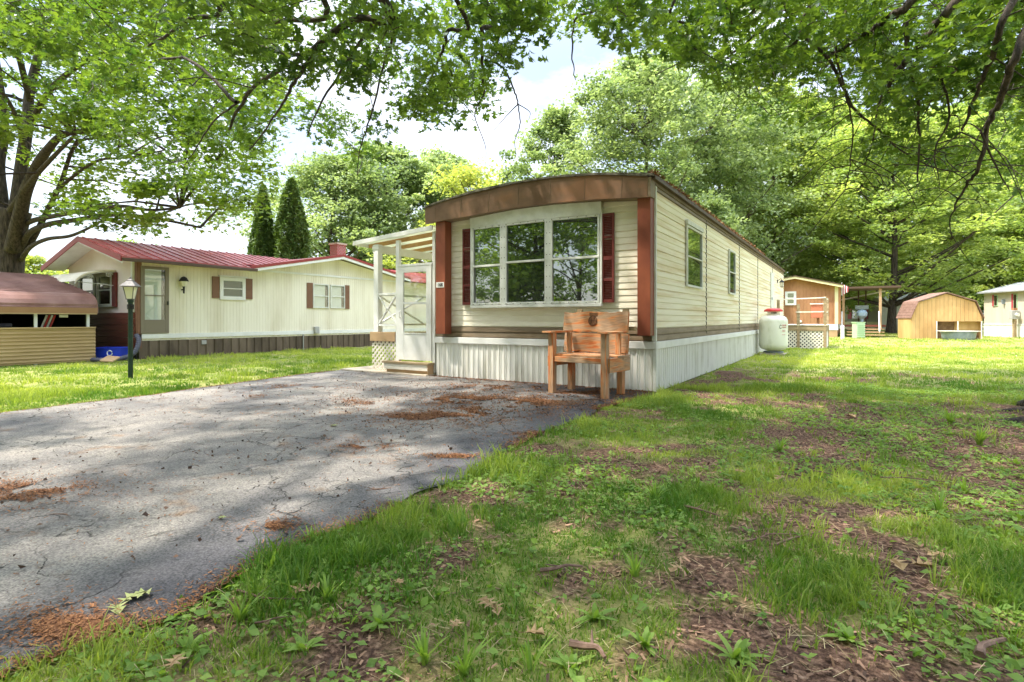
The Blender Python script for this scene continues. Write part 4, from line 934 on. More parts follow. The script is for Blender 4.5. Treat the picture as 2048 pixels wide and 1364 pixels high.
# its covered porch to the right
bp_ = thing('covered_porch', (3.2, 32.6, 0), 'open porch with dark flat roof and brown posts beside the brown house', 'porch')
MB().box(1.9, 5.0, 31.2, 34, 2.95, 3.05).build('roof', M['gutter'], bp_); MB().box(1.88, 5.04, 31.14, 31.2, 2.97, 3.09).build('roof_fascia', M['gutter'], bp_); MB().prism([(1.9, 34.0, 2.4), (4.4, 34.0, 2.95), (4.4, 34.0, 2.85), (1.9, 34.0, 2.3)], (0, .05, 0)).build('roof_brace', M['white'], bp_)
for x in (2.05, 3.95): MB().box(x, x + .14, 31.3, 31.44, .5, 2.95).build('post', M['tan'], bp_)
for x in (2.9, 3.3): MB().box(x, x + .08, 33.7, 33.78, .5, 2.95).build('post', M['gutter'], bp_)
MB().box(2.0, 4.3, 31.4, 34, .62, .74).build('floor', M['maroon'], bp_)
for a, b in (((2.05, 30.6, .3), (2.05, 31.3, 1.5)), ((3.95, 30.6, .3), (3.95, 31.3, 1.5))): MB().bar(a, b, .06, .3).build('stair_rail', M['white'], bp_)
for k in range(3): MB().box(2.3, 4.2, 30.4 + k * .27, 30.7 + k * .27, .12 + k * .17, .17 + k * .17).build('step', M['tan'], bp_)
gb = thing('porch_grill', (3.1, 32.2, .74), 'pale blue covered grill standing on the open porch', 'grill'); MB().lathe(3.1, 32.2, [(.05, .75), (.1, 1.1), (.28, 1.3), (.3, 1.5), (.2, 1.65), (.05, 1.7)], 14).build('body', mat('pale_blue', (.35, .5, .6), rough=.5), gb); MB().box(2.75, 3.45, 32.1, 32.3, 1.7, 1.95).build('hood', M['galv'], gb)
fl = thing('house_flag', (1.95, 30.9, 2.9), 'small striped flag hanging at the corner of the brown house', 'flag')
MB().tube([(1.9, 31, 2.5), (2.05, 30.8, 3.35)], .015, 5).build('pole', M['white'], fl)
for k in range(6): MB().box(2.02 + k * .06, 2.08 + k * .06, 30.80, 30.815, 2.55 + k * .04, 3.25 - k * .03).build('stripe', M['pinkred'] if k % 2 else M['white'], fl)
ps = G(1685, 679); ut = thing('utility_stub', (ps.x, ps.y, 0), 'short white pipe post on the far lawn', 'post'); MB().lathe(ps.x, ps.y, [(.09, 0), (.09, .72), (.06, .75)], 12).build('pipe', M['white'], ut)
ps = G(1717, 677); ub = thing('louvred_box', (ps.x, ps.y, 0), 'pale green louvred box standing on the far lawn', 'utility box')
ga = MB().obox((ps.x, ps.y + .25, .45), r3 * .48, f3 * .4, (0, 0, .88)); ga.build('cabinet', M['greenbox'], ub, bevel=.01)
sl_ = MB()
for k in range(7): sl_.obox(ps + Vector((0, .25, .12 + k * .115)) - f3 * .215, r3 * .46, f3 * .05 + uz * .03, (0, 0, .035))
sl_.build('louvre', M['greenbox'], ub); MB().obox(ps + Vector((0, .25, .91)), r3 * .54, f3 * .46, (0, 0, .04)).build('lid', M['greenbox'], ub)
for k, (px, py) in enumerate(((1738, 668), (1660, 672))):
    q = G(px, py)

# grey house beyond
gh = thing('grey_bungalow', (0, 62, 0), 'grey green bungalow with dark red shutters far behind the porch', 'house')
A0 = G(1690, 657.5); B0 = G(1763, 659.5); dv = (B0 - A0); dv.z = 0; dn = dv.normalized(); bk = Vector((-dn.y, dn.x, 0)) * 7
def gp_(t, z, off=0): return A0 + dv * t - bk.normalized() * off + Vector((0, 0, z))
MB().prism([gp_(-.6, 0), gp_(1, 0), gp_(1, 3.0), gp_(.5, 3.9), gp_(-.1, 3.0), gp_(-.6, 3.0)], bk).build('wall', M['greyhouse'], gh)
MB().prism([gp_(-.15, 2.95, .3), gp_(.5, 3.95, .3), gp_(1.06, 2.95, .3), gp_(1.06, 3.1, .3), gp_(.5, 4.15, .3), gp_(-.15, 3.1, .3)], bk * 1.1).build('roof', M['rroof'], gh)
wo = MB().prism([gp_(.22, 1.1, .05), gp_(.55, 1.1, .05), gp_(.55, 2.6, .05), gp_(.22, 2.6, .05)], bk.normalized() * .05).build('window', M['white'], gh); MB().face([gp_(.24, 1.2, .07), gp_(.54, 1.2, .07), gp_(.54, 2.5, .07), gp_(.24, 2.5, .07)]).build('window_pane', M['sideglass'], wo)
for a, b in ((.56, .66), (.10, .21)): MB().prism([gp_(a, 1.1, .08), gp_(b, 1.1, .08), gp_(b, 2.6, .08), gp_(a, 2.6, .08)], bk.normalized() * .05).build('shutter', M['pinkred'], gh)
MB().prism([gp_(-.6, .0, .03), gp_(1, .0, .03), gp_(1, .8, .03), gp_(-.6, .8, .03)], bk.normalized() * .02).build('skirt', M['yellowtrim'], gh)

# ================================================================== GAMBREL SHED
sa = G(1823, 677.6); sb_ = G(1964, 678.6); su = (sb_ - sa); su.z = 0; sw = su.length; su.normalize(); sn = Vector((-su.y, su.x, 0))
sn = (W(22.2, 31.3) - W(22.2, 29.9)); sn = Vector((-su.y, su.x, 0))
sh = thing('garden_shed', sa + su * sw / 2, 'low orange plywood gambrel shed with red shingles on the far lawn', 'shed')
def sp(u, z, d=0): return sa + su * (u * sw) + sn * d + Vector((0, 0, z))
DP = 1.5
prof = [(0, 0), (0, 1.16), (.10, 2.02), (.50, 2.48), (.90, 2.02), (1, 1.16), (1, 0)]
m_ = MB()
m_.prism([sp(0, 0), sp(0, 1.16), sp(.10, 2.02), sp(.5, 2.48), sp(.9, 2.02), sp(1, 1.16), sp(1, .97), sp(.355, .97), sp(.355, 0)], sn * .04); m_.build('front_wall', M['shedwood'], sh)
MB().prism([sp(0, 0, .04), sp(0, 1.16, .04), sp(0, 1.16, DP), sp(0, 0, DP)], -su * .03).build('side_wall', M['shedwood'], sh)
MB().prism([sp(.36, 0, .3), sp(1, 0, .3), sp(1, .97, .3), sp(.36, .97, .3)], sn * .03).build('inner_panel', M['shedin'], sh)
MB().prism([sp(1, 0, .04), sp(1, 1.16, .04), sp(1, 1.16, DP), sp(1, 0, DP)], su * .03).build('side_wall', M['shedwood'], sh)
MB().prism([sp(.65, 0, .27), sp(.66, .97, .27), sp(.665, .97, .27), sp(.67, 0, .27)], sn * .02).prism([sp(.67, .5, .26), sp(1, .5, .26), sp(1, .96, .26), sp(.67, .96, .26)], sn * .02).build('inner_door', M['shedwood'], sh)
for u in (.355, .655, .985): MB().prism([sp(u, 0, -.02), sp(u + .015, 0, -.02), sp(u + .015, .98, -.02), sp(u, .98, -.02)], sn * .02).build('opening_trim', M['lattice'], sh)
gr = MB()
for u in np.arange(.06, 1, .058):
    zt = np.interp(u, [0, .1, .5, .9, 1], [1.16, 2.02, 2.48, 2.02, 1.16]) - .06; z0 = 0 if u < .355 else 1.0
    gr.prism([sp(u, z0, -.003), sp(u + .003, z0, -.003), sp(u + .003, zt, -.003), sp(u, zt, -.003)], sn * .003)
gr.build('board_groove', M['shedin'], sh)
rf = MB(); ro = [(-.02, 1.13), (.09, 2.05), (.5, 2.53), (.91, 2.05), (1.02, 1.13)]
for k in range(4):
    (u0, z0), (u1, z1) = ro[k], ro[k + 1]
    rf.prism([sp(u0, z0, -.10), sp(u1, z1, -.10), sp(u1, z1 + .05, -.10), sp(u0, z0 + .05, -.10)], sn * (DP + .25))
rf.build('roof', M['shedred'], sh)
cr_ = MB()
for k in range(1, 6):
    t = k / 6; u = -.02 + .11 * t; z = 1.13 + .92 * t; cr_.prism([sp(u - .006, z + .04, -.11), sp(u - .002, z + .065, -.11), sp(u + .004, z + .06, -.11)], sn * (DP + .27))
cr_.build('shingle_course', M['shedred'], sh)
tb = G(1917, 679.5); tu = thing('stock_tub', tb, 'grey oval stock tub standing before the shed opening', 'tub')
t_ = MB(); n_ = 24
prf = [(.72, 0), (.78, .10), (.82, .38), (.86, .40), (.86, .44), (.82, .44), (.76, .12)]
i0 = len(t_.v)
for r_, z in prf:
    for j in range(n_): th = 2 * math.pi * j / n_; q = tb + (su * math.cos(th) * r_ + sn * math.sin(th) * r_ * .5) * .98 + Vector((0, 0, z)); t_.v.append(tuple(q))
for k in range(len(prf) - 1):
    for j in range(n_): j2 = (j + 1) % n_; t_.f.append((k * n_ + j, k * n_ + j2, (k + 1) * n_ + j2, (k + 1) * n_ + j)); t_.uv.append([(0, 0)] * 4)
t_.build('tub', M['galv'], tu, smooth=False)
MB().obox(tb + Vector((0, 0, .46)), su * 1.7, sn * .8, (0, 0, .03)).build('board_cover', M['lattice'], tu)

# ================================================================== RIGHT TRAILER
ra = G(1968, 672.3); rb2 = G(2048, 675.9); rv = (rb2 - ra); rv.z = 0; rv.normalize(); rn = Vector((-rv.y, rv.x, 0))
if rn.x < 0: rn = -rn
rt = thing('white_trailer_home', ra, 'long pale trailer home with light roof behind the shed at right', 'mobile home')
def rp(u, z, d=0): return ra + rv * u + rn * d + Vector((0, 0, z))
MB().prism([rp(0, .75), rp(14, .75), rp(14, 2.75), rp(0, 2.75)], rn * 4).build('wall', M['rtrailer'], rt)
MB().prism([rp(0, 0, -.02), rp(14, 0, -.02), rp(14, .72, -.02), rp(0, .72, -.02)], rn * 4.02).build('skirt', M['white'], rt)
MB().prism([rp(0, .72, -.04), rp(14, .72, -.04), rp(14, .80, -.04), rp(0, .80, -.04)], rn * .05).build('trim_band', M['white_old'], rt)
MB().prism([rp(-.2, 2.72, -.3), rp(-.2, 3.35, 2), rp(-.2, 2.72, 4.3), rp(-.2, 2.80, 4.3), rp(-.2, 3.43, 2), rp(-.2, 2.80, -.3)], rv * 14.5).build('roof', M['rroof'], rt)
MB().prism([rp(3.2, 3.1, 1.1), rp(3.6, 3.1, 1.1), rp(3.6, 3.45, 1.3), rp(3.2, 3.45, 1.3)], rn * .4).build('roof_vent', M['white'], rt)
for u in (.95, 2.55, 5.2):
    o = MB().prism([rp(u, 1.35 if u > 1 else 1.9, -.04), rp(u + .3, 1.35 if u > 1 else 1.9, -.04), rp(u + .3, 2.6, -.04), rp(u, 2.6, -.04)], rn * .04).build('window', M['greenbox'], rt)
    MB().prism([rp(u + .04, 1.4 if u > 1 else 1.95, -.05), rp(u + .26, 1.4 if u > 1 else 1.95, -.05), rp(u + .26, 2.55, -.05), rp(u + .04, 2.55, -.05)], rn * .01).build('window_pane', M['sideglass'], o)
    MB().prism([rp(u - .14, 1.35 if u > 1 else 1.9, -.05), rp(u, 1.35 if u > 1 else 1.9, -.05), rp(u, 2.6, -.05), rp(u - .14, 2.6, -.05)], rn * .04).build('shutter', M['pinkred'], rt)
MB().prism([rp(1.75, 2.05, -.15), rp(1.85, 2.0, -.15), rp(1.85, 2.3, -.15), rp(1.75, 2.25, -.15)], rn * .15).build('wall_light', M['galv'], rt)
mm = G(2029, 675.5); mt = thing('electric_meter_post', mm, 'grey electric meter box on a post before the pale trailer', 'meter')
MB().obox(mm + Vector((0, 0, .6)), r3 * .15, f3 * .12, (0, 0, 1.2)).build('post', M['deckwood'], mt); MB().obox(mm + Vector((0, 0, 1.35)), r3 * .46, f3 * .2, (0, 0, .52)).build('meter_box', M['greybox'], mt, bevel=.02)
MB().tube([mm + Vector((0, 0, 1.35)) + r3 * .03 - f3 * .1, mm + Vector((0, 0, 1.35)) + r3 * .03 - f3 * .22], .10, 14).build('meter_dial', M['white'], mt)
MB().obox(mm + Vector((0, 0, 1.68)), r3 * .22, f3 * .15, (0, 0, .13)).build('cable_head', M['brownhouse'], mt)

# ================================================================== TREES
M['oakleaf'] = leaf_mat('oak_leaf', (.03, .085, .018), (.17, .27, .05), .42, (1.8, 1.65, .6), .35)
M['mapleleaf'] = leaf_mat('maple_leaf', (.05, .115, .025), (.27, .37, .075), .45, (1.6, 1.6, .55))
M['paleleaf'] = leaf_mat('silver_maple_leaf', (.09, .155, .055), (.46, .54, .27), .42, (1.3, 1.35, .75))
M['limeleaf'] = leaf_mat('lime_leaf', (.24, .31, .08), (.46, .52, .17), .45, (1.4, 1.35, .6))
M['darkleaf'] = leaf_mat('dark_leaf', (.15, .24, .08), (.48, .58, .26), .4, (1.5, 1.5, .7))
M['brightleaf'] = leaf_mat('bright_maple_leaf', (.12, .21, .06), (.52, .58, .20), .45, (1.25, 1.3, .6))
M['arbor'] = leaf_mat('arborvitae_leaf', (.05, .10, .02), (.16, .24, .06), .2, (1.3, 1.4, .6))

def leaf_cloud(name, cc, cr_, per, size, m, parent, r, flat=.55, tilt=.8, tv=LEAF_V, tf=LEAF_F):
    """cc (n,3) clump centres with radii cr_ (n,), per leaves each"""
    n = len(cc); idx = np.repeat(np.arange(n), per); k = len(idx)
    d = r.normal(size=(k, 3)); d /= np.linalg.norm(d, axis=1)[:, None]; rr = r.random(k) ** .45
    off = d * (rr * cr_[idx])[:, None]; off[:, 2] *= flat
    P_ = cc[idx] + off; cv = r.random(n)
    val = np.clip(.55 * cv[idx] + .45 * r.random(k), 0, 1)
    return scatter(name, P_, rots(k, tilt, r), size * (.7 + .6 * r.random(k)), tv, tf, m, val, parent)
def crown_points(r, n, R, Hc, base, lean=0, pw=.45):
    """clump centres in a bumpy crown: R radius, Hc height of crown, base height"""
    th = r.random(n) * 2 * np.pi; v = r.random(n) ** .9
    env = np.sin(np.pi * np.clip(v * .86 + .12, 0, 1)) ** .7
    bump = .80 + .38 * np.sin(th * 3 + v * 7 + lean) * np.cos(th * 2 - v * 5) + .12 * np.sin(th * 7 + v * 17)
    rr = (r.random(n) ** pw) * R * env * bump
    return np.stack([rr * np.cos(th), rr * np.sin(th), base + v * Hc], 1)
def broad_tree(label, x, y, h, R, base, tr, m, seed, leaf=.22, ncl=170, per=130, cl=1.25, flat=.5, group='trees behind the homes', bark='barkfar', name='maple_tree', pw=.42, cat='tree', z0=0.0, tilt=.8):
    r = np.random.default_rng(seed); pr = random.Random(seed)
    t = thing(name, (x, y, z0), label, cat, group)
    cc = crown_points(r, ncl, R, h - base - cl * .4, base, seed, pw); cr = cl * (.4 + 1.0 * r.random(ncl) ** 1.5)
    o = leaf_cloud('crown', cc, cr, per, leaf, M[m], t, r, flat, tilt)
    b = MB(); top = Vector((pr.uniform(-.4, .4), pr.uniform(-.4, .4), h * .8))
    pts = smooth_path([(0, 0, -.1), (pr.uniform(-.1, .1), 0, base * .5), (pr.uniform(-.3, .3), pr.uniform(-.3, .3), base + (h - base) * .3), top], 5)
    b.tube(pts, list(np.linspace(tr, tr * .12, len(pts))), 10)
    for k in r.choice(ncl, min(ncl, 60), replace=False):
        c = Vector(cc[k]); zz = max(base * .7, min(h * .7, c.z - c.to_2d().length * .6)); f = zz / (h * .8); s = Vector((top.x * f, top.y * f, zz))
        mid = s.lerp(c, .5) + Vector((0, 0, -.3 + pr.random() * .3)); q = smooth_path([s, mid, c], 4); b.tube(q, list(np.linspace(tr * .32 * (1 - f * .6), .02, len(q))), 5, False)
    to = b.build('trunk', M[bark], None); to.parent = t; return t
for a in [  # px, depth, top y px, R, base, material, label
    (665, 44, 305, 8.0, 1.0, 'paleleaf', 'pale green full tree behind the brick chimney', 'silver_maple_tree'),
    (775, 48, 285, 8.5, 1.0, 'paleleaf', 'tall pale tree just right of the chimney, above the porch roof', 'silver_maple_tree'),
    (880, 52, 300, 7.5, 1.0, 'paleleaf', 'pale tree beyond the left end of the arched fascia', 'silver_maple_tree'),
    (950, 36, 325, 5.4, 1.0, 'limeleaf', 'low yellow lime tree rising behind the left half of the arched roof', 'lime_tree'),
    (1110, 46, 215, 6.0, 2.0, 'paleleaf', 'narrow pale tree with a pointed top left of the large silver maple', 'silver_maple_tree'),
    (1290, 40, 115, 9.0, 3.0, 'paleleaf', 'largest silver maple directly behind the roof of the main home', 'silver_maple_tree'),
    (1440, 44, 150, 8.0, 2.0, 'paleleaf', 'silver maple behind the right corner of the main roof', 'silver_maple_tree'),
    (1545, 50, 170, 9.0, 2.0, 'brightleaf', 'dark green tree above the far end of the main home', 'maple_tree'),
    (1420, 34, 400, 3.4, 1.5, 'paleleaf', 'small pale tree peeking over the side roof line', 'maple_tree'),
    (1660, 56, 200, 8.5, 2.2, 'brightleaf', 'tall bright tree behind the brown house', 'maple_tree'),
    (1900, 60, 210, 9.0, 2.0, 'brightleaf', 'broad tree filling the background behind the shed', 'maple_tree'),
    (2060, 52, 250, 8.0, 2.0, 'brightleaf', 'tree behind the pale trailer at the right edge', 'maple_tree'),
    (1990, 66, 150, 8.5, 2.0, 'brightleaf', 'darker tall tree far behind the pale trailer', 'maple_tree'),
    (2200, 44, 200, 7.0, 2.0, 'mapleleaf', 'tree past the right end of the pale trailer', 'maple_tree'),
    (1760, 75, 230, 9.0, 1.0, 'darkleaf', 'dark tree far behind the lone maple trunk', 'maple_tree'),
    (250, 60, 480, 6.0, .5, 'mapleleaf', 'green tree far behind the red roof ridge', 'maple_tree'),
    (70, 40, 505, 4.0, .3, 'limeleaf', 'bright bushy tree beyond the carport roof', 'maple_tree'),
    (-80, 45, 420, 6.0, .3, 'mapleleaf', 'green tree beyond the far left of the carport', 'maple_tree'),
]:
    px, d, ty_, R, base, m_, lab, nm = a; q = W((px - 1024) / F * d, d); hh = H + (HY - ty_) * d / F
    lf_ = .25 if d < 45 else .31
    k = (R / 8) ** 2 * (hh / 18); ncl = int(max(80, 400 * k)); 
    broad_tree(lab, q.x, q.y, hh, R, base, .16 + R * .03, m_, int(px) + 211, lf_, int(ncl * 1.15), 95, 1.45 if R > 5 else .85, .5, name=nm)
# lone bright maple with the visible trunk
q = G(1782, 666); broad_tree('lone bright maple with a thick trunk standing on the far lawn by the shed', q.x, q.y, 17.5, 10.5, 2.9, .42, 'brightleaf', 5, .27, 480, 105, 1.5, .34, name='maple_tree', bark='bark', pw=.38, tilt=.5)
# background wood and bushes low down
for k, (px, d, h, R, m_, lab) in enumerate([(1600, 60, 5.5, 5, 'darkleaf', 'low dark bushes behind the brown house'), (1850, 62, 5, 5, 'darkleaf', 'dark bush behind the lone maple and the shed'), (1990, 36.5, 2.9, 1.1, 'paleleaf', 'pale green shrub between the shed and the pale trailer'), (1935, 56, 5, 5, 'mapleleaf', 'green bush far behind the shed roof'), (2100, 55, 5, 5, 'mapleleaf', 'green bush behind the pale trailer roof'), (100, 29, 3.6, 2.4, 'mapleleaf', 'leafy bush between the carport and the red roofed house'), (30, 27, 3.2, 2, 'mapleleaf', 'leafy bush at the foot of the big left tree'), (700, 40, 4, 5, 'darkleaf', 'dark bush low behind the red roof'), (900, 42, 4, 5, 'darkleaf', 'dark bush seen through the porch'), (1020, 60, 5, 7, 'darkleaf', 'dark bush behind the main home')]):
    q = W((px - 1024) / F * d, d); t_ = broad_tree(lab, q.x, q.y, h, R, .1, .08, m_, 300 + k, .14 if d < 40 else .2, 60 if d > 40 else 45, 90, R * .33, .7, group='bushes between the homes', name='bush', cat='bush')
# hedge line closing the horizon
# arborvitae
def arborvitae(px, ty_, wpx, d, lab, seed):
    r = np.random.default_rng(seed); q = W((px - 1024) / F * d, d); hh = H + (HY - ty_) * d / F; R = wpx / 2 * d / F
    t = thing('arborvitae_tree', (q.x, q.y, 0), lab, 'tree', 'columnar evergreens behind the red roof')
    n = 30000; v = r.random(n) ** .95; th = r.random(n) * 2 * np.pi
    env = np.minimum(1, (1 - v) ** .6 * (1.5 if seed == 3 else 1.9)) * (.85 + .15 * np.sin(v * 3.1)); lob = 1 + .14 * np.sin(th * 4 + v * 4 + seed) + .10 * np.sin(th * 9 - v * 22) + .07 * np.sin(th * 17 + v * 61)
    rr = R * env * lob * (1 - .3 * r.random(n) ** 2) * (1 + .28 * (fbm(th * 2.2, v * 16, 1, 3) - .5)) + (r.random(n) < .03) * .12 * r.random(n)
    P_ = np.stack([rr * np.cos(th), rr * np.sin(th), v * hh], 1)
    scatter('foliage', P_, rots(n, 1.3, r), .11 + .13 * r.random(n), [(0, -.5, 0), (.2, 0, 0), (0, 1, 0), (-.2, 0, 0)], [(0, 1, 2, 3)], M['arbor'], np.clip(r.random(n) * .6 + .4 * np.sin(th * 4 + v * 5 + seed) * .5 + .2, 0, 1), t)
    o = MB().tube([(0, 0, 0), (0, 0, hh * .9)], [R * .35, .03], 8).build('trunk', M['barkfar'], None); o.parent = t
arborvitae(526, 372, 52, 31, 'slimmer dark columnar evergreen behind the red roof', 3)
arborvitae(583, 358, 64, 31, 'wider dark columnar evergreen beside the slimmer one', 4)

# ------------------------------------------------ big spreading tree at left
r = np.random.default_rng(77); D = 21.0
lt_ = W((20 - 1024) / F * D, D); bt = thing('spreading_maple_tree', (lt_.x, lt_.y, 0), 'big spreading tree with thick bare limbs rising behind the carport', 'tree'); bt['_o'] = (0, 0, 0)
lim = MB()
def pl(pts, d0, d1, r0, r1, n=9, mb=lim, cap=True):
    m = len(pts); P_ = [at(px, py, d0 + (d1 - d0) * k / (m - 1)) for k, (px, py) in enumerate(pts)]; q = smooth_path(P_, 5); r0 *= .62
    mb.tube(q, list(np.linspace(r0, r1, len(q))), n, cap); return q
LQ = []
LQ.append(pl([(22, 660), (20, 540), (22, 470), (30, 420)], D, D, .62, .52, 14))
LQ.append(pl([(24, 500), (40, 430), (52, 380), (75, 330), (95, 300), (125, 270), (170, 262)], D - .3, D - 4, .42, .07))
LQ.append(pl([(26, 460), (35, 400), (45, 320), (55, 250), (60, 180), (90, 60), (110, -60)], D, D + 1, .42, .12))
LQ.append(pl([(8, 480), (5, 400), (0, 330), (10, 250), (-10, 100)], D, D + 1, .36, .1))
LQ.append(pl([(20, 420), (55, 370), (110, 310), (150, 270)], D - .5, D - 5, .18, .04, 7))
LQ.append(pl([(38, 455), (70, 440), (120, 430), (170, 420), (240, 412), (300, 420), (360, 415)], D, D - 6, .17, .03, 7))
LQ.append(pl([(40, 500), (60, 465), (100, 448), (150, 440), (200, 432), (260, 430), (330, 440), (400, 455)], D, D - 5, .19, .03, 7))
LQ.append(pl([(42, 520), (60, 495), (95, 478), (140, 472), (180, 455), (215, 435)], D, D - 4, .15, .03, 7))
LQ.append(pl([(40, 520), (70, 470), (95, 420), (120, 370), (140, 310), (155, 280)], D + .3, D - 2, .2, .05, 7))
LQ.append(pl([(105, 390), (150, 350), (200, 320), (260, 315), (330, 300)], D - 2, D - 5, .1, .02, 7))
LQ.append(pl([(60, 250), (100, 180), (160, 130), (240, 90), (320, 60)], D, D - 6, .2, .03, 7))
LQ.append(pl([(60, 200), (40, 120), (20, 40), (10, -60)], D, D - 4, .2, .05, 7))
LQ.append(pl([(80, 100), (150, 40), (220, -20), (280, -80)], D, D - 5, .15, .04, 7))
LQ.append(pl([(50, 300), (30, 230), (0, 180), (-60, 140)], D, D - 5, .15, .03, 7))
cc = []
pr = random.Random(9)
lb = lambda px: np.interp(px, [-200, 0, 60, 120, 180, 240, 300, 380, 450, 480, 510, 540, 570], [440, 330, 330, 470, 478, 480, 480, 470, 465, 440, 430, 400, 300])
while len(cc) < 700:
    px = pr.uniform(-350, 560); py = pr.uniform(-420, 480); d = pr.uniform(D - 8, D + 6)
    if py > lb(px) - 12: continue
    if px > 380 and py < 150 and pr.random() < .3: continue
    w_ = fbm(px * .018, py * .022, 1, 3)
    if w_ < .43 and pr.random() < .75: continue
    if 20 < px < 260 and 270 < py < 470 and pr.random() < .45: continue
    cc.append(at(px, py, d))
cc = np.array([tuple(c) for c in cc]); o = leaf_cloud('crown', cc - np.array([lt_.x, lt_.y, 0]), .85 * (.6 + .8 * r.random(len(cc))), 120, .17, M['mapleleaf'], bt, r, .42, .6, MAP_V, MAP_F)
tw = lim; allp = [p for q in LQ for p in q]
for c in cc[::2]:
    c = Vector(c); s = min(allp, key=lambda p: (p - c).length_squared)
    if (s - c).length < 5: tw.tube([s, s.lerp(c, .5) + Vector((0, 0, .15)), c], [.04, .025, .01], 4, False)
o = tw.build('trunk', M['bark'], None, smooth=True); o.parent = bt; o.location = -Vector((lt_.x, lt_.y, 0))

# ------------------------------------------------ the two oaks overhead
tA = W(6.62, 5.7); tB = W(-5.6, -2.6)
oa = thing('pin_oak_tree', (tA.x, tA.y, 0), 'pin oak with root flare at the right edge and branches over the lawn', 'tree')
ob = thing('pin_oak_tree', (tB.x, tB.y, 0), 'pin oak standing behind the viewer with branches hanging over the driveway', 'tree')
for t in (oa, ob): t['_o'] = (0, 0, 0)
LA = MB(); LB = MB()
def trunk(mb, t, h, r0, flare=True):
    x, y = t.x, t.y; pts = [(x, y, -.1), (x, y, .15), (x, y, .5), (x, y, 1.5), (x + .05, y, 4), (x, y + .1, 8), (x, y, h)]
    mb.tube(smooth_path(pts, 3), list(np.interp(np.linspace(0, 1, 19), [0, .1, .2, .35, .6, .8, 1], [r0 * 1.7, r0 * 1.35, r0 * 1.1, r0, r0 * .8, r0 * .5, r0 * .15])), 16)
trunk(LA, tA, 14, .42); trunk(LB, tB, 14, .40)
for k, ang in enumerate((150, 185, 215, 245, 280, 100, 60, 330, 10)):   # root flare
    a = rad(ang + 20); L_ = .6 + .5 * ((k * 37) % 10) / 10
    dirv = Vector((math.cos(a), math.sin(a), 0)); side = Vector((-dirv.y, dirv.x, 0)) * (.12 if k % 2 else -.1)
    b0_ = Vector((tA.x, tA.y, 0))
    LA.tube(smooth_path([b0_ + dirv * .25 + uz * .45, b0_ + dirv * .62 + uz * .16 + side, b0_ + dirv * (L_ + .1) + uz * .05 + side * 2, b0_ + dirv * (L_ + .6) - uz * .06], 4), list(np.linspace(.15, .035, 13)), 8)
def fl_(mb, pts, d0, d1, r0, r1, start=None, n=7):
    m = len(pts); P_ = [at(px, py, d0 + (d1 - d0) * k / (m - 1)) for k, (px, py) in enumerate(pts)]
    if start: P_ = [Vector(start), Vector(start).lerp(P_[0], .6) + Vector((0, 0, .6))] + P_
    q = smooth_path(P_, 6); jit = [p + Vector((random.uniform(-1, 1), random.uniform(-1, 1), random.uniform(-1, 1))) * .012 * min(2, r0 / .03) for p in q]
    rr = np.linspace(r0, r1, len(q)); 
    if start: rr = np.interp(np.linspace(0, 1, len(q)), [0, 12 / len(q), 1], [r0 * 1.3, r0, r1])
    mb.tube(jit, list(rr), n, False); return q
tz = lambda t, z: (t.x, t.y, z)
A_ = []; B_ = []
A_ += fl_(LA, [(1818, 5), (1782, 32), (1745, 59), (1695, 91), (1650, 118)], 5.6, 6.6, .045, .014, tz(tA, 5.5))
A_ += fl_(LA, [(1913, 0), (1868, 55), (1822, 109), (1790, 150), (1772, 195)], 5.2, 6.0, .042, .02, tz(tA, 5.2))
A_ += fl_(LA, [(1811, 45), (1822, 150), (1838, 227), (1836, 363)], 5.4, 5.8, .026, .007)
A_ += fl_(LA, [(2018, 14), (1986, 114), (1954, 182), (1922, 264)], 4.6, 5.2, .03, .01, tz(tA, 4.6))
A_ += fl_(LA, [(2048, 73), (2009, 182), (1982, 236), (1954, 336), (1927, 377), (1900, 436)], 4.5, 5.6, .034, .006, tz(tA, 4.3))
A_ += fl_(LA, [(1636, 0), (1600, 68), (1568, 104), (1518, 154), (1500, 175)], 6.2, 7.4, .04, .01, tz(tA, 6.5))
A_ += fl_(LA, [(1604, 68), (1654, 114), (1686, 173), (1709, 218), (1750, 254), (1800, 300), (1868, 336), (1936, 345)], 6.4, 6.4, .022, .006)
A_ += fl_(LA, [(1454, 0), (1459, 91), (1470, 159)], 6.6, 6.9, .018, .006, tz(tA, 7))
A_ += fl_(LA, [(1577, 5), (1513, 68), (1450, 118), (1423, 125)], 6.4, 7.2, .026, .008, tz(tA, 7.2))
A_ += fl_(LA, [(1700, 0), (1672, 90), (1690, 180), (1705, 250), (1700, 330), (1690, 380)], 6.0, 6.6, .016, .004)
A_ += fl_(LA, [(1795, 120), (1760, 200), (1745, 280), (1730, 330)], 5.9, 6.2, .013, .004)
A_ += fl_(LA, [(1880, 150), (1900, 230), (1870, 300), (1880, 370)], 5.2, 5.4, .013, .004)
A_ += fl_(LA, [(1960, 260), (1990, 330), (2020, 380)], 5.0, 5.2, .012, .004)
A_ += fl_(LA, [(1350, 0), (1400, 60), (1380, 110), (1310, 150)], 7.5, 8.3, .022, .006, tz(tA, 8))
A_ += fl_(LA, [(1240, 0), (1190, 20), (1150, 40), (1145, 110), (1150, 160)], 8, 9, .03, .006, tz(tA, 8.5))
B_ += fl_(LB, [(770, 0), (700, 41), (607, 111), (505, 176), (455, 262)], 5.8, 8.2, .055, .018, tz(tB, 5.6))
B_ += fl_(LB, [(607, 111), (560, 105), (520, 90), (440, 60)], 6.6, 8.0, .028, .01)
B_ += fl_(LB, [(640, 92), (605, 140), (575, 190), (550, 230), (500, 300)], 6.4, 7.6, .03, .008)
B_ += fl_(LB, [(750, 40), (690, 130), (640, 210), (615, 270)], 6.4, 7.6, .022, .008)
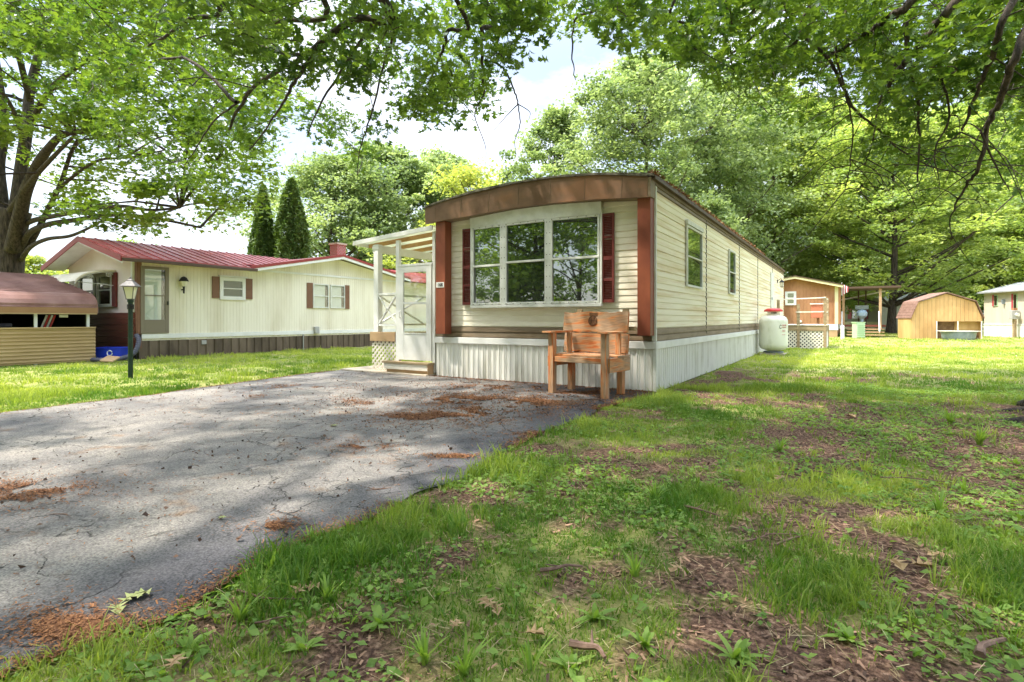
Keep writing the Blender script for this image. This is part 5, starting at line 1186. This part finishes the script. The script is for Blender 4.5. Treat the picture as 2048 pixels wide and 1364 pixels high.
B_ += fl_(LB, [(965, -10), (965, 60), (963, 110), (968, 190)], 6.2, 6.8, .035, .015, tz(tB, 6.8))
B_ += fl_(LB, [(915, 0), (895, 60), (885, 100), (850, 180), (820, 240)], 6.2, 7.6, .028, .008, tz(tB, 6.4))
B_ += fl_(LB, [(1008, -10), (1005, 50), (990, 100), (985, 135)], 6.4, 7, .022, .008, tz(tB, 7.2))
B_ += fl_(LB, [(970, 120), (1005, 135), (1028, 180), (1036, 208), (1040, 250), (1030, 280), (1032, 320)], 6.5, 7.1, .014, .003)
B_ += fl_(LB, [(1036, 208), (1010, 235), (980, 270)], 6.8, 7.2, .008, .002, n=5)
B_ += fl_(LB, [(1036, 208), (1060, 225), (1052, 250)], 6.8, 7.0, .007, .002, n=5)
B_ += fl_(LB, [(968, 190), (950, 230), (970, 290), (972, 330)], 6.8, 7.2, .010, .002, n=5)
B_ += fl_(LB, [(880, 110), (900, 170), (930, 210), (950, 235)], 6.7, 7, .010, .003, n=5)
B_ += fl_(LB, [(520, 160), (480, 200), (430, 240), (390, 300), (370, 330)], 7.8, 9, .022, .006)
B_ += fl_(LB, [(470, 205), (380, 120), (300, 125), (230, 140), (200, 180)], 8, 10, .03, .008)
B_ += fl_(LB, [(420, -20), (380, 40), (300, 90), (260, 130)], 7.5, 9, .04, .01, tz(tB, 6))
B_ += fl_(LB, [(640, -20), (560, 40), (470, 60), (380, 80)], 6.5, 8.6, .04, .01, tz(tB, 6.2))
B_ += fl_(LB, [(800, 30), (770, 120), (745, 220), (720, 300), (715, 350)], 6.8, 8.6, .02, .005)
# clump positions
yb = lambda px: np.interp(px, [0, 60, 100, 180, 250, 330, 370, 400, 450, 480, 520, 560, 620, 680, 720, 745, 790, 850, 885, 900, 940, 960, 1000, 1030, 1060, 1090, 1130, 1150, 1170, 1200, 1240, 1300, 1380, 1440, 1500, 1560, 1640, 1700, 1800, 1900, 2048],
                         [100, 120, 160, 260, 330, 370, 430, 430, 400, 330, 300, 270, 260, 310, 360, 300, 255, 230, 290, 320, 290, 200, 190, 120, 70, 40, 70, 150, 70, 40, 90, 110, 140, 180, 240, 265, 255, 290, 340, 350, 390])
ca, cb = [], []; pr = random.Random(21)
while len(ca) + len(cb) < 780:
    px = pr.uniform(-120, 2200); py = pr.uniform(-120, 400); d = pr.uniform(4.8, 11.5 if px > 720 else 14.5)
    if px < 60 and pr.random() < .5: continue
    lim_ = yb(min(max(px, 0), 2048)) - 140 / d
    if py > lim_: continue
    p = at(px, py, d)
    if p.z < (3.0 if px > 1750 else 3.7) or p.z > 10: continue
    if d > 7.5 and px > 840 and px < 1400 and p.z < 4.3: continue
    if py < lim_ - 25 and fbm(px * .016 + d * .4, py * .02, 1, 3) < (.45 if px < 820 else .50): continue
    if py < lim_ - 60 and pr.random() < .2 and px < 1500: continue
    (ca if px > 1120 else cb).append(p)
def nearest(P_, c):
    a = np.array([tuple(p) for p in P_]); k = np.argmin(((a - np.array(tuple(c))) ** 2).sum(1)); return Vector(a[k])
for lst, mb, src in ((ca, LA, A_), (cb, LB, B_)):
    pts = list(src)
    for c in sorted(lst, key=lambda c: (nearest(src, c) - c).length):
        s = nearest(pts, c)
        L_ = (s - c).length
        mid = s.lerp(c, .5) + Vector((pr.uniform(-.1, .1), pr.uniform(-.1, .1), .08 * L_))
        q = smooth_path([s, mid, c], 4); mb.tube(q, list(np.linspace(.006 + .004 * min(3, L_), .003, len(q))), 5, False); pts += q[::2]
# bare twigs hanging at right
for k in range(170):
    s = pr.choice(A_); 
    if proj(s)[0] < 1400: continue
    e = s + Vector((pr.uniform(-.6, .6), pr.uniform(-.6, .6), pr.uniform(-.8, .1))); LA.tube(smooth_path([s, s.lerp(e, .5) + Vector((pr.uniform(-.12, .12), pr.uniform(-.12, .12), .08)), e], 4), list(np.linspace(.007, .002, 9)), 4, False)
# upper crown beyond the picture, which shades the yard
def crown_out(t, R, n, rs, ymax=None):
    out = []
    while len(out) < n:
        a = rs.random() * 2 * math.pi; rr = R * math.sqrt(rs.random()); z = 5 + 8 * rs.random() * (1 - (rr / R) ** 2 * .6)
        p = Vector((t.x + rr * math.cos(a), t.y + rr * math.sin(a), z)); px, py, d = proj(p)
        if d > .3 and -150 < px < 2200 and py > -60: continue
        out.append(p)
    return out
rs = random.Random(5)
ua = crown_out(tA, 10.5, 140, rs); ub_ = crown_out(tB, 9.5, 380, rs)
def mk_out(lst, mb, t):
    for c in lst[::3]:
        s = Vector((t.x, t.y, max(4, c.z - 2))); mb.tube(smooth_path([s, s.lerp(c, .35) + Vector((rs.uniform(-.5, .5), rs.uniform(-.5, .5), .5)), s.lerp(c, .7) + Vector((rs.uniform(-.4, .4), rs.uniform(-.4, .4), .3)), c], 3), list(np.linspace(.05, .012, 10)), 5, False)
mk_out(ua, LA, tA); mk_out(ub_, LB, tB)
for t, mb, cin, cout in ((oa, LA, ca, ua), (ob, LB, cb, ub_)):
    o = mb.build('trunk', M['barkred'] if False else M['bark'], None, smooth=True); o.parent = t; o.location = -Vector((t.location))
    r = np.random.default_rng(len(cin)); L0 = np.array(tuple(t.location))
    C_ = np.array([tuple(c) for c in cin]) - L0; leaf_cloud('foliage', C_, np.full(len(C_), .40) * (.6 + .8 * r.random(len(C_))), 46, .112, M['oakleaf'], t, r, .8, .9, OAK_V, OAK_F)
    C_ = np.array([tuple(c) for c in cout]) - L0; leaf_cloud('crown', C_, 1.0 * (.7 + .6 * r.random(len(C_))), 60, .24, M['oakleaf'], t, r, .5, .7)
# trees behind the viewer (seen in the windows, shade the yard)
for k, (x, y, hh, R, lab) in enumerate(((10, -17, 13, 5.5, 'street tree behind the viewer to the right'), (-13, -19, 15, 6, 'street tree behind the viewer to the left'), (-2, -27, 17, 7.5, 'tall street tree straight behind the viewer'), (-22, -26, 16, 7.5, 'broad tree across the road, far left'), (-33, -34, 18, 9, 'very broad tree across the road beyond the far left one'), (-12, -36, 19, 9, 'tall tree across the road behind the others'), (8, -34, 17, 8, 'tall tree across the road to the right'), (-46, -22, 16, 8, 'broad tree down the road at left'))):
    broad_tree(lab, x, y, hh, R, 1.5, .3, 'mapleleaf', 900 + k, .34, 150, 110, 1.8, .6, group='street trees behind the viewer', bark='bark')

# ================================================================== GRASS, WEEDS, LITTER
M['grass'] = leaf_mat('grass_blade', (.10, .22, .03), (.50, .56, .13), .45, (1.3, 1.3, .55), .6)
M['weed'] = leaf_mat('weed_leaf', (.12, .24, .05), (.32, .46, .10), .45, (1.4, 1.4, .5), .5)
M['clover'] = leaf_mat('white_clover_flower', (.6, .6, .5), (.8, .8, .72), .1, (1, 1, 1), .8)
def sample_view(n, d0, d1, r, pw=1.0, wide=1.12):
    d = np.sqrt(r.random(n) * (d1 * d1 - d0 * d0) + d0 * d0); l = (r.random(n) * 2 - 1) * d * wide
    return CX + l * cY - d * sY, CY + l * sY + d * cY, d
def lawn_ok(x, y): return ~in_drive(x, y, .03 + 0 * x) & ~in_house(x, y)
def blades(name, n, d0, d1, hgt, wid, seed, label, bend=.5, clump=True):
    r = np.random.default_rng(seed); kk = 11; x, y, d = sample_view(n // kk, d0, d1, r); sp_ = (.022 + .03 * r.random(n // kk)) * max(1, wid / .006); tb_ = r.random(n // kk); tv_ = r.random(n // kk)
    x = np.repeat(x, kk); y = np.repeat(y, kk); d = np.repeat(d, kk); spr = np.repeat(sp_, kk); tb_ = np.repeat(tb_, kk); tv_ = np.repeat(tv_, kk); n = len(x)
    ox = r.normal(0, 1, n); oy = r.normal(0, 1, n); x = x + ox * spr * .6; y = y + oy * spr * .6
    c = cover(x, y); ok = lawn_ok(x, y) & (tb_ < c * .97 + .03)
    x, y, d, c, ox, oy, tv_ = x[ok], y[ok], d[ok], c[ok], ox[ok], oy[ok], tv_[ok]; k = len(x)
    hn = fbm(x, y, 1.7, 3); edge = np.exp(-np.abs(x - drive_right(y)) / .25) * (y < 0) * (x > -3)
    h = hgt * (.45 + .8 * r.random(k)) * (.5 + 1.1 * tv_ ** 2) * (.6 + .9 * sstep(.35, .7, hn)) * (1 + .5 * edge); a = r.random(k) * 2 * np.pi; w_ = wid * (.7 + .6 * r.random(k))
    if seed % 2: h *= 1
    ux, uy = np.cos(a), np.sin(a); b = np.arctan2(oy, ox) + r.normal(0, .5, k); be = h * bend * (.3 + r.random(k)); bx_, by_ = np.cos(b) * be, np.sin(b) * be
    z0 = gz(x, y) - .005; P0 = np.stack([x - ux * w_ / 2, y - uy * w_ / 2, z0], 1); P1 = np.stack([x + ux * w_ / 2, y + uy * w_ / 2, z0], 1)
    M0 = np.stack([x - ux * w_ * .4 + bx_ * .35, y - uy * w_ * .4 + by_ * .35, z0 + h * .55], 1); M1 = np.stack([x + ux * w_ * .4 + bx_ * .35, y + uy * w_ * .4 + by_ * .35, z0 + h * .55], 1)
    T_ = np.stack([x + bx_, y + by_, z0 + h * (1 - .3 * be / h)], 1)
    V = np.stack([P0, P1, M1, M0, T_], 1).reshape(-1, 3); base = np.arange(k)[:, None] * 5
    loops = np.concatenate([base + np.array([[0, 1, 2, 3]]), base + np.array([[3, 2, 4]])], 1).ravel(); st = (np.arange(k)[:, None] * 7 + np.array([[0, 4]])).ravel()
    patch = fbm(x + 90, y, .8, 4); val = np.clip((patch - .32) * 1.6 + (r.random(k) - .5) * .4 + (tv_ - .5) * .4 + sstep(8, 16, d) * .28, 0, 1)
    return tag(fast_mesh(name, V, st, loops, M['grass'], np.repeat(val, 5)), label, 'grass', kind='stuff')
blades('grass', 120000, 1.3, 3.6, .06, .0052, 31, 'sparse grass blades among bare soil nearest the viewer', .7)
blades('grass', 240000, 3.4, 8.5, .065, .0075, 32, 'patchy green grass between the driveway and the oak roots', .6)
blades('grass', 240000, 8.2, 20, .065, .013, 33, 'mown lawn grass beside the homes', .5)
blades('grass', 150000, 19, 46, .07, .022, 34, 'sunlit far lawn grass by the shed', .4)
r = np.random.default_rng(61); n = 22000; x, y, d = sample_view(n, 1.3, 9, r); ok = lawn_ok(x, y) & (x > -.25); x, y = x[ok], y[ok]; k = len(x)
tag(scatter('thatch', np.stack([x, y, gz(x, y) + .006 + r.random(k) * .012], 1), rots(k, .35, r), np.stack([.04 + r.random(k) * .05, np.full(k, .005), np.full(k, .02)], 1), [(-.5, -.2, 0), (.5, -.2, .1), (.5, .2, .1), (-.5, .2, 0)], [(0, 1, 2, 3)], leaf_mat('dry_thatch', (.22, .15, .07), (.62, .52, .30), .1, (1, .95, .8), .8), r.random(k)), 'dry straw thatch lying in the near grass', 'thatch', kind='stuff')
# broadleaf ground weeds
r = np.random.default_rng(41); n = 42000; x, y, d = sample_view(n, 1.35, 9, r); wn = fbm(x + 7, y + 3, 1.1, 4); ok = lawn_ok(x, y) & (x > -.2) & (r.random(n) < sstep(.42, .62, wn) * .9 + .08)
x, y = x[ok], y[ok]; k = len(x)
cen = np.repeat(np.stack([x, y, gz(x, y)], 1), 4, 0); m4 = len(cen); cen[:, :2] += r.normal(0, .022, (m4, 2)); cen[:, 2] += .006 + r.random(m4) * .03
tag(scatter('ground_weeds', cen, rots(m4, .5, r), .014 + r.random(m4) ** 2 * .036, LEAF_V, LEAF_F, M['weed'], np.clip(np.repeat(r.random(k), 4) * .6 + r.random(m4) * .4, 0, 1)), 'low broadleaf weeds and clover spread through the near grass', 'weeds', kind='stuff')
# clover flowers far right
n = 1500; x, y, d = sample_view(n, 10, 30, r); ok = lawn_ok(x, y) & (x > .5) & (fbm(x, y, .4, 2) > .47); x, y = x[ok], y[ok]; k = len(x)
tag(scatter('clover_flowers', np.stack([x, y, gz(x, y) + .07], 1), rots(k, .5, r), np.full(k, .035), LEAF_V, LEAF_F, M['clover'], r.random(k)), 'tiny white clover flowers dotting the far lawn', 'flowers', kind='stuff')
# litter on soil and on the driveway
M['mulch'] = leaf_mat('brown_litter', (.03, .017, .014), (.52, .31, .20), .05, (1, .9, .7), .85)
FL_V = [(-.5, -.1, 0), (.5, -.14, .03), (.45, .12, 0), (-.4, .14, .04)]; FL_F = [(0, 1, 2, 3)]
r = np.random.default_rng(51); n = 200000; x, y, d = sample_view(n, 1.3, 11, r); ok = lawn_ok(x, y) & (x > -.3) & (r.random(n) < (1 - cover(x, y)) * .85 + .14); x, y = x[ok], y[ok]; k = len(x)
tag(scatter('bark_litter', np.stack([x, y, gz(x, y) + .003 + r.random(k) * .008], 1), rots(k, .45, r), .010 + r.random(k) ** 3 * .034, FL_V, FL_F, M['mulch'], np.clip(r.random(k) ** 1.5 * .8 + .25 * fbm(x, y, 1, 2), 0, 1)), 'brown bark crumbs and mulch on the bare soil', 'litter', kind='stuff')
M['orangelit'] = leaf_mat('orange_catkin_litter', (.10, .038, .018), (.36, .17, .075), .05, (1, .9, .7), .85)
pts = []
for px, py, wx, wy, cnt in ((930, 800, 95, 9, 1500), (900, 832, 80, 9, 1700), (985, 822, 70, 11, 1700), (1060, 805, 90, 10, 1300), (1000, 775, 90, 5, 900), (1150, 790, 60, 8, 900), (730, 895, 42, 6, 900), (905, 915, 48, 4, 700), (75, 980, 90, 14, 3000), (30, 1000, 60, 12, 900), (540, 1055, 42, 9, 900), (150, 1262, 75, 22, 2600), (610, 775, 100, 5, 1200), (505, 792, 60, 3, 400), (700, 803, 40, 5, 400), (740, 808, 40, 4, 400), (1240, 785, 80, 9, 2200), (820, 835, 60, 8, 700), (860, 800, 40, 7, 500), (1040, 760, 80, 4, 600), (1050, 870, 60, 5, 300)):
    cnt = int(cnt * (6.0 if 760 < px < 1200 and py < 850 else 1.8)); wd_ = r.random(cnt) < .4; sc_ = np.where(wd_, 1.5, .5); a = r.normal(0, 1, cnt) * sc_ * wx + px; b = r.normal(0, 1, cnt) * sc_ * wy + py; b = np.maximum(b, 750)
    dd = F * H / (b - HY); l = (a - 1024) / F * dd; X_ = CX + l * cY - dd * sY; Y_ = CY + l * sY + dd * cY
    keep = (fbm(X_, Y_, 4, 4) > .49) | (wd_ & (r.random(cnt) < .35)); pts.append(np.stack([X_, Y_], 1)[keep])
yv = r.uniform(-7.6, -.4, 9000); pts.append(np.stack([drive_right(yv) - np.abs(r.normal(0, .07, 9000)) + .03, yv], 1)[fbm(yv, yv * 0, 1.3, 3) > .40])
yv = r.uniform(-9, -.4, 2500); pts.append(np.stack([drive_left(yv) + np.abs(r.normal(0, .05, 2500)), yv], 1))
xv = r.uniform(-4.3, 0, 2500); pts.append(np.stack([xv, -np.abs(r.normal(0, .06, 2500)) - .06], 1))
xa = r.uniform(-6.2, .2, 9000); ya = r.uniform(-7.5, -.1, 9000); pts.append(np.stack([xa, ya], 1)[fbm(xa, ya, 1.5, 3) > .52 - .05 * (xa > -3.5) + .05 * (xa < -5)])
P2 = np.concatenate(pts); ok = (P2[:, 1] < -.03) & (P2[:, 0] < drive_right(P2[:, 1]) + .06); P2 = P2[ok]; k = len(P2)
tag(scatter('leaf_litter', np.column_stack([P2, .012 + r.random(k) * .008]), rots(k, .4, r), (.008 + r.random(k) ** 2 * .018) * np.interp(P2[:, 1], [-6, -2], [1, 1.7]), FL_V, FL_F, M['orangelit'], r.random(k)), 'orange brown catkin litter drifted over the driveway', 'litter', kind='stuff')
n = 1500; x = r.uniform(-6, .1, n); y = r.uniform(-7.6, -.1, n); ok = in_drive(x, y, .05) & (fbm(x, y, .9, 2) > .42); x, y = x[ok], y[ok]; k = len(x)
tag(scatter('bark_litter', np.column_stack([x, y, np.full(k, .02)]), rots(k, .8, r), .009 + r.random(k) ** 2 * .022, [(-.5, -.4, 0), (.5, -.35, .1), (.4, .4, .2), (-.4, .35, .45)], [(0, 1, 2, 3), (0, 1, 3)], M['mulch'], r.random(k) * .3), 'dark crumbs and seed husks scattered over the driveway', 'litter', kind='stuff')
# grass tufts, weeds, dry leaves, twigs one can tell apart
def tuft(px, py, h, n, lab, broad=False):
    q = G(px, py); t = thing('grass_tuft', (q.x, q.y, 0), lab, 'grass tuft' if not broad else 'weed', 'weeds and tufts in the near lawn')
    r = np.random.default_rng(px * 7 + py); b = MB(); z0 = float(gz(q.x, q.y))
    m = MB()
    if broad: n = int(n * 1.8)
    for k in range(n):
        a = r.random() * 6.283; hh = h * (.55 + .5 * r.random()) * (.6 if broad else 1); o = hh * (.15 + .75 * r.random()) * (2.2 if broad else 1); w_ = (.006 if not broad else .014) * (.8 + .5 * r.random())
        dx, dy = math.cos(a), math.sin(a); sx, sy_ = -dy * w_, dx * w_; bx0 = q.x + dx * .015 * r.random(); by0 = q.y + dy * .015 * r.random(); L1 = []; L2 = []
        for s in (0, .3, .6, .85, 1):
            wd = (1 - s) ** .6 * (.5 + s) if broad else (1 - s) ** .5; wd = max(wd, .02); xx = bx0 + dx * o * s ** 1.5; y1 = by0 + dy * o * s ** 1.5; zz = z0 + hh * (s - min(.8, .35 * o / hh) * s * s)
            L1.append((xx - sx * wd, y1 - sy_ * wd, zz)); L2.append((xx + sx * wd, y1 + sy_ * wd, zz))
        m.strip(L1, L2)
    o_ = m.build('blades', M['weed'], t, smooth=True); a_ = o_.data.attributes.new('v', 'FLOAT', 'POINT'); a_.data.foreach_set('value', np.repeat(r.random(len(o_.data.vertices) // 10) * .6 + .4, 10).astype(np.float32)); return t
for px, py, h, n, lab, br_ in ((480, 1240, .13, 26, 'grass tuft at the driveway edge, nearest the lower left', 0), (655, 1200, .11, 18, 'upright tuft between two twigs near the driveway edge', 0), (850, 1330, .12, 22, 'long bladed tuft low in the picture centre', 0), (930, 1350, .13, 14, 'tuft at the bottom edge right of the centre tuft', 0), (545, 1140, .12, 12, 'broad bladed tuft touching the asphalt edge', 0), (620, 1080, .10, 26, 'fine tuft overhanging the asphalt', 0), (720, 1120, .12, 30, 'wide fine tuft inside the lawn', 0), (1310, 1000, .15, 22, 'tall tuft in the middle of the lawn', 0), (1880, 1030, .16, 20, 'tall tuft at the right under the oak', 0), (1930, 990, .13, 14, 'second tall tuft behind the one at the right', 0), (1270, 1150, .12, 14, 'pale tuft in the lower middle right', 0), (1060, 1340, .14, 8, 'tall thin blades at the bottom edge', 0), (1560, 905, .16, 26, 'bushy tuft on the worn patch', 0), (1900, 850, .22, 40, 'dark bushy tuft beside the oak roots', 0), (1960, 890, .22, 40, 'lower dark tuft beside the oak roots', 0), (1290, 1290, .10, 9, 'leafy weed left of the bottom right weed', 1), (1470, 1320, .12, 11, 'large leafy weed at the bottom right', 1), (1190, 1235, .10, 8, 'leafy weed in the lower centre right', 1), (380, 1300, .10, 10, 'leafy weed at the bottom left edge of the lawn', 1), (610, 1300, .09, 9, 'leafy weed on dark soil near the bottom left', 1), (760, 1250, .10, 9, 'leafy weed beside the long bladed tuft', 1), (1140, 1330, .09, 8, 'leafy weed at the bottom edge, centre right', 1), (1700, 1280, .10, 9, 'leafy weed near the right bottom corner', 1)):
    tuft(px, py, h, n, lab, bool(br_))
M['dryleaf'] = mat('dry_oak_leaf', (.22, .13, .06), (.48, .34, .18), 22, .8)
def dry_leaf(px, py, s, rot, lab, m='dryleaf', on_drive=False):
    s *= .8; q = G(px, py); t = thing('dry_oak_leaf', (q.x, q.y, 0), lab, 'dry leaf', 'fallen oak leaves'); z0 = (.02 if on_drive else float(gz(q.x, q.y)) + .035)
    b = MB(); ca_, sa_ = math.cos(rot), math.sin(rot); vs = [(q.x + s * (x * ca_ - y * sa_), q.y + s * (x * sa_ + y * ca_), z0 + s * (z * 1.2 + .07 * math.sin(x * 7 + rot) + .05 * y)) for x, y, z in OAK_V]
    for f in OAK_F: b.face([vs[i] for i in f])
    stem = Vector(vs[0]); e = stem + Vector((s * .3 * sa_, -s * .3 * ca_, 0)); b.build('blade', M[m], t); MB().tube([stem, e], .0015, 4).build('stem', M['mulch2'], t)
M['mulch2'] = mat('leaf_stem', (.2, .12, .06), rough=.8); M['greenleaf'] = mat('fallen_green_leaf', (.25, .30, .10), (.36, .36, .16), 30, .7)
for i, (px, py, s, ro, lab) in enumerate([(600, 1195, .13, .5, 'curled tan oak leaf by the long twig'), (625, 1190, .12, 2.4, 'tan oak leaf overlapping the one by the long twig'), (975, 1222, .11, 1.2, 'tan oak leaf in the lower centre'), (990, 1228, .09, 4, 'smaller leaf under the lower centre oak leaf'), (912, 1265, .08, .2, 'upright tan leaf left of the lower centre pair'), (1065, 1280, .09, 5.2, 'pale tan leaf near the bottom centre'), (1690, 1125, .12, .9, 'left leaf of the dry leaf row at lower right'), (1740, 1130, .11, 2.2, 'second leaf of the dry leaf row at lower right'), (1790, 1138, .12, 3.6, 'middle leaf of the dry leaf row at lower right'), (1840, 1142, .12, 5, 'fourth leaf of the dry leaf row at lower right'), (1885, 1130, .12, 1.8, 'right leaf of the dry leaf row at lower right'), (1355, 1150, .10, 2.8, 'pale oak leaf in the lower middle of the lawn'), (1480, 950, .12, 1, 'brown leaf on the worn patch'), (1560, 960, .12, 3, 'brown leaf right of centre on the worn patch'), (1720, 930, .13, 2, 'tan leaf before the dark tufts'), (1640, 820, .14, 1, 'tan leaf among litter beyond the worn patch'), (1700, 835, .14, 4, 'second tan leaf among litter beyond the worn patch'), (1760, 825, .14, 2.5, 'third tan leaf among litter near the roots'), (1225, 870, .12, .4, 'tan leaf in the grass behind the driveway corner'), (350, 1345, .10, .7, 'tan leaf at the very bottom left'), (800, 1180, .07, 1.4, 'small tan leaf near the upright tuft')]): dry_leaf(px, py, s, ro, lab)
for px, py, s, ro, lab in ((262, 1205, .12, .3, 'yellow green oak leaf lying on the asphalt at lower left'), (285, 1198, .12, 2.6, 'green oak leaf overlapping another on the asphalt'), (235, 1222, .10, 4.4, 'lower green oak leaf of the trio on the asphalt'), (668, 855, .13, 1.2, 'small green leaf on the middle of the driveway'), (445, 1042, .07, 2, 'brown green leaf on the cracked driveway')): dry_leaf(px, py, s, ro, lab, 'greenleaf', True)
M['twig'] = mat('twig_bark', (.10, .055, .04), (.24, .15, .11), 30, .8)
def twig(p0, p1, r_, lab, bend=.04, fork=True, z=.03):
    a = G(*p0); b = G(*p1); a.z = z + float(gz(a.x, a.y)); b.z = z + float(gz(b.x, b.y)); rr = random.Random(p0[0]); t = thing('fallen_twig', tuple(a), lab, 'twig', 'fallen twigs')
    m = a.lerp(b, .45) + Vector((rr.uniform(-bend, bend), rr.uniform(-bend, bend), .01)); q = smooth_path([a, a.lerp(m, .5) + Vector((rr.uniform(-.01, .01), rr.uniform(-.01, .01), 0)), m, b], 4)
    mb = MB().tube(q, list(np.linspace(r_, r_ * .45, len(q))), 6)
    if fork: s = q[len(q) // 2]; mb.tube([s, s + Vector((rr.uniform(-.07, .07), rr.uniform(-.07, .07), .015))], [r_ * .5, r_ * .2], 5)
    mb.build('twig', M['twig'], t)
for p0, p1, r_, lab in (((475, 1195), (605, 1212), .005, 'long reddish twig on dark soil by the driveway'), ((510, 1262), (590, 1250), .004, 'short twig below the long reddish twig'), ((735, 983), (800, 975), .009, 'dark stick lying on the asphalt near the lawn'), ((560, 855), (650, 850), .006, 'thin twig in the middle of the driveway'), ((1080, 1155), (1165, 1145), .009, 'stick in the grass at lower centre'), ((1370, 1020), (1440, 1040), .008, 'stick on the worn soil patch'), ((1550, 1100), (1650, 1070), .006, 'thin twig at middle right'), ((1140, 1300), (1210, 1330), .014, 'thick broken branch piece at the bottom'), ((1490, 1095), (1600, 1080), .005, 'fine twig crossing the worn patch'), ((1760, 960), (1900, 975), .006, 'long twig under the oak at right'), ((1620, 945), (1680, 960), .006, 'short twig before the oak roots'), ((1160, 800), (1260, 806), .009, 'stick beside the front bench leg'), ((150, 1035), (60, 1030), .004, 'thin twig at the left of the driveway'), ((1960, 1330), (2010, 1290), .016, 'thick branch piece at the bottom right corner')):
    twig(p0, p1, r_, lab, z=.02 if p0[0] < 900 and p0[1] < 1100 else .03)
for o in bpy.data.objects:
    if '_o' in o: del o['_o']
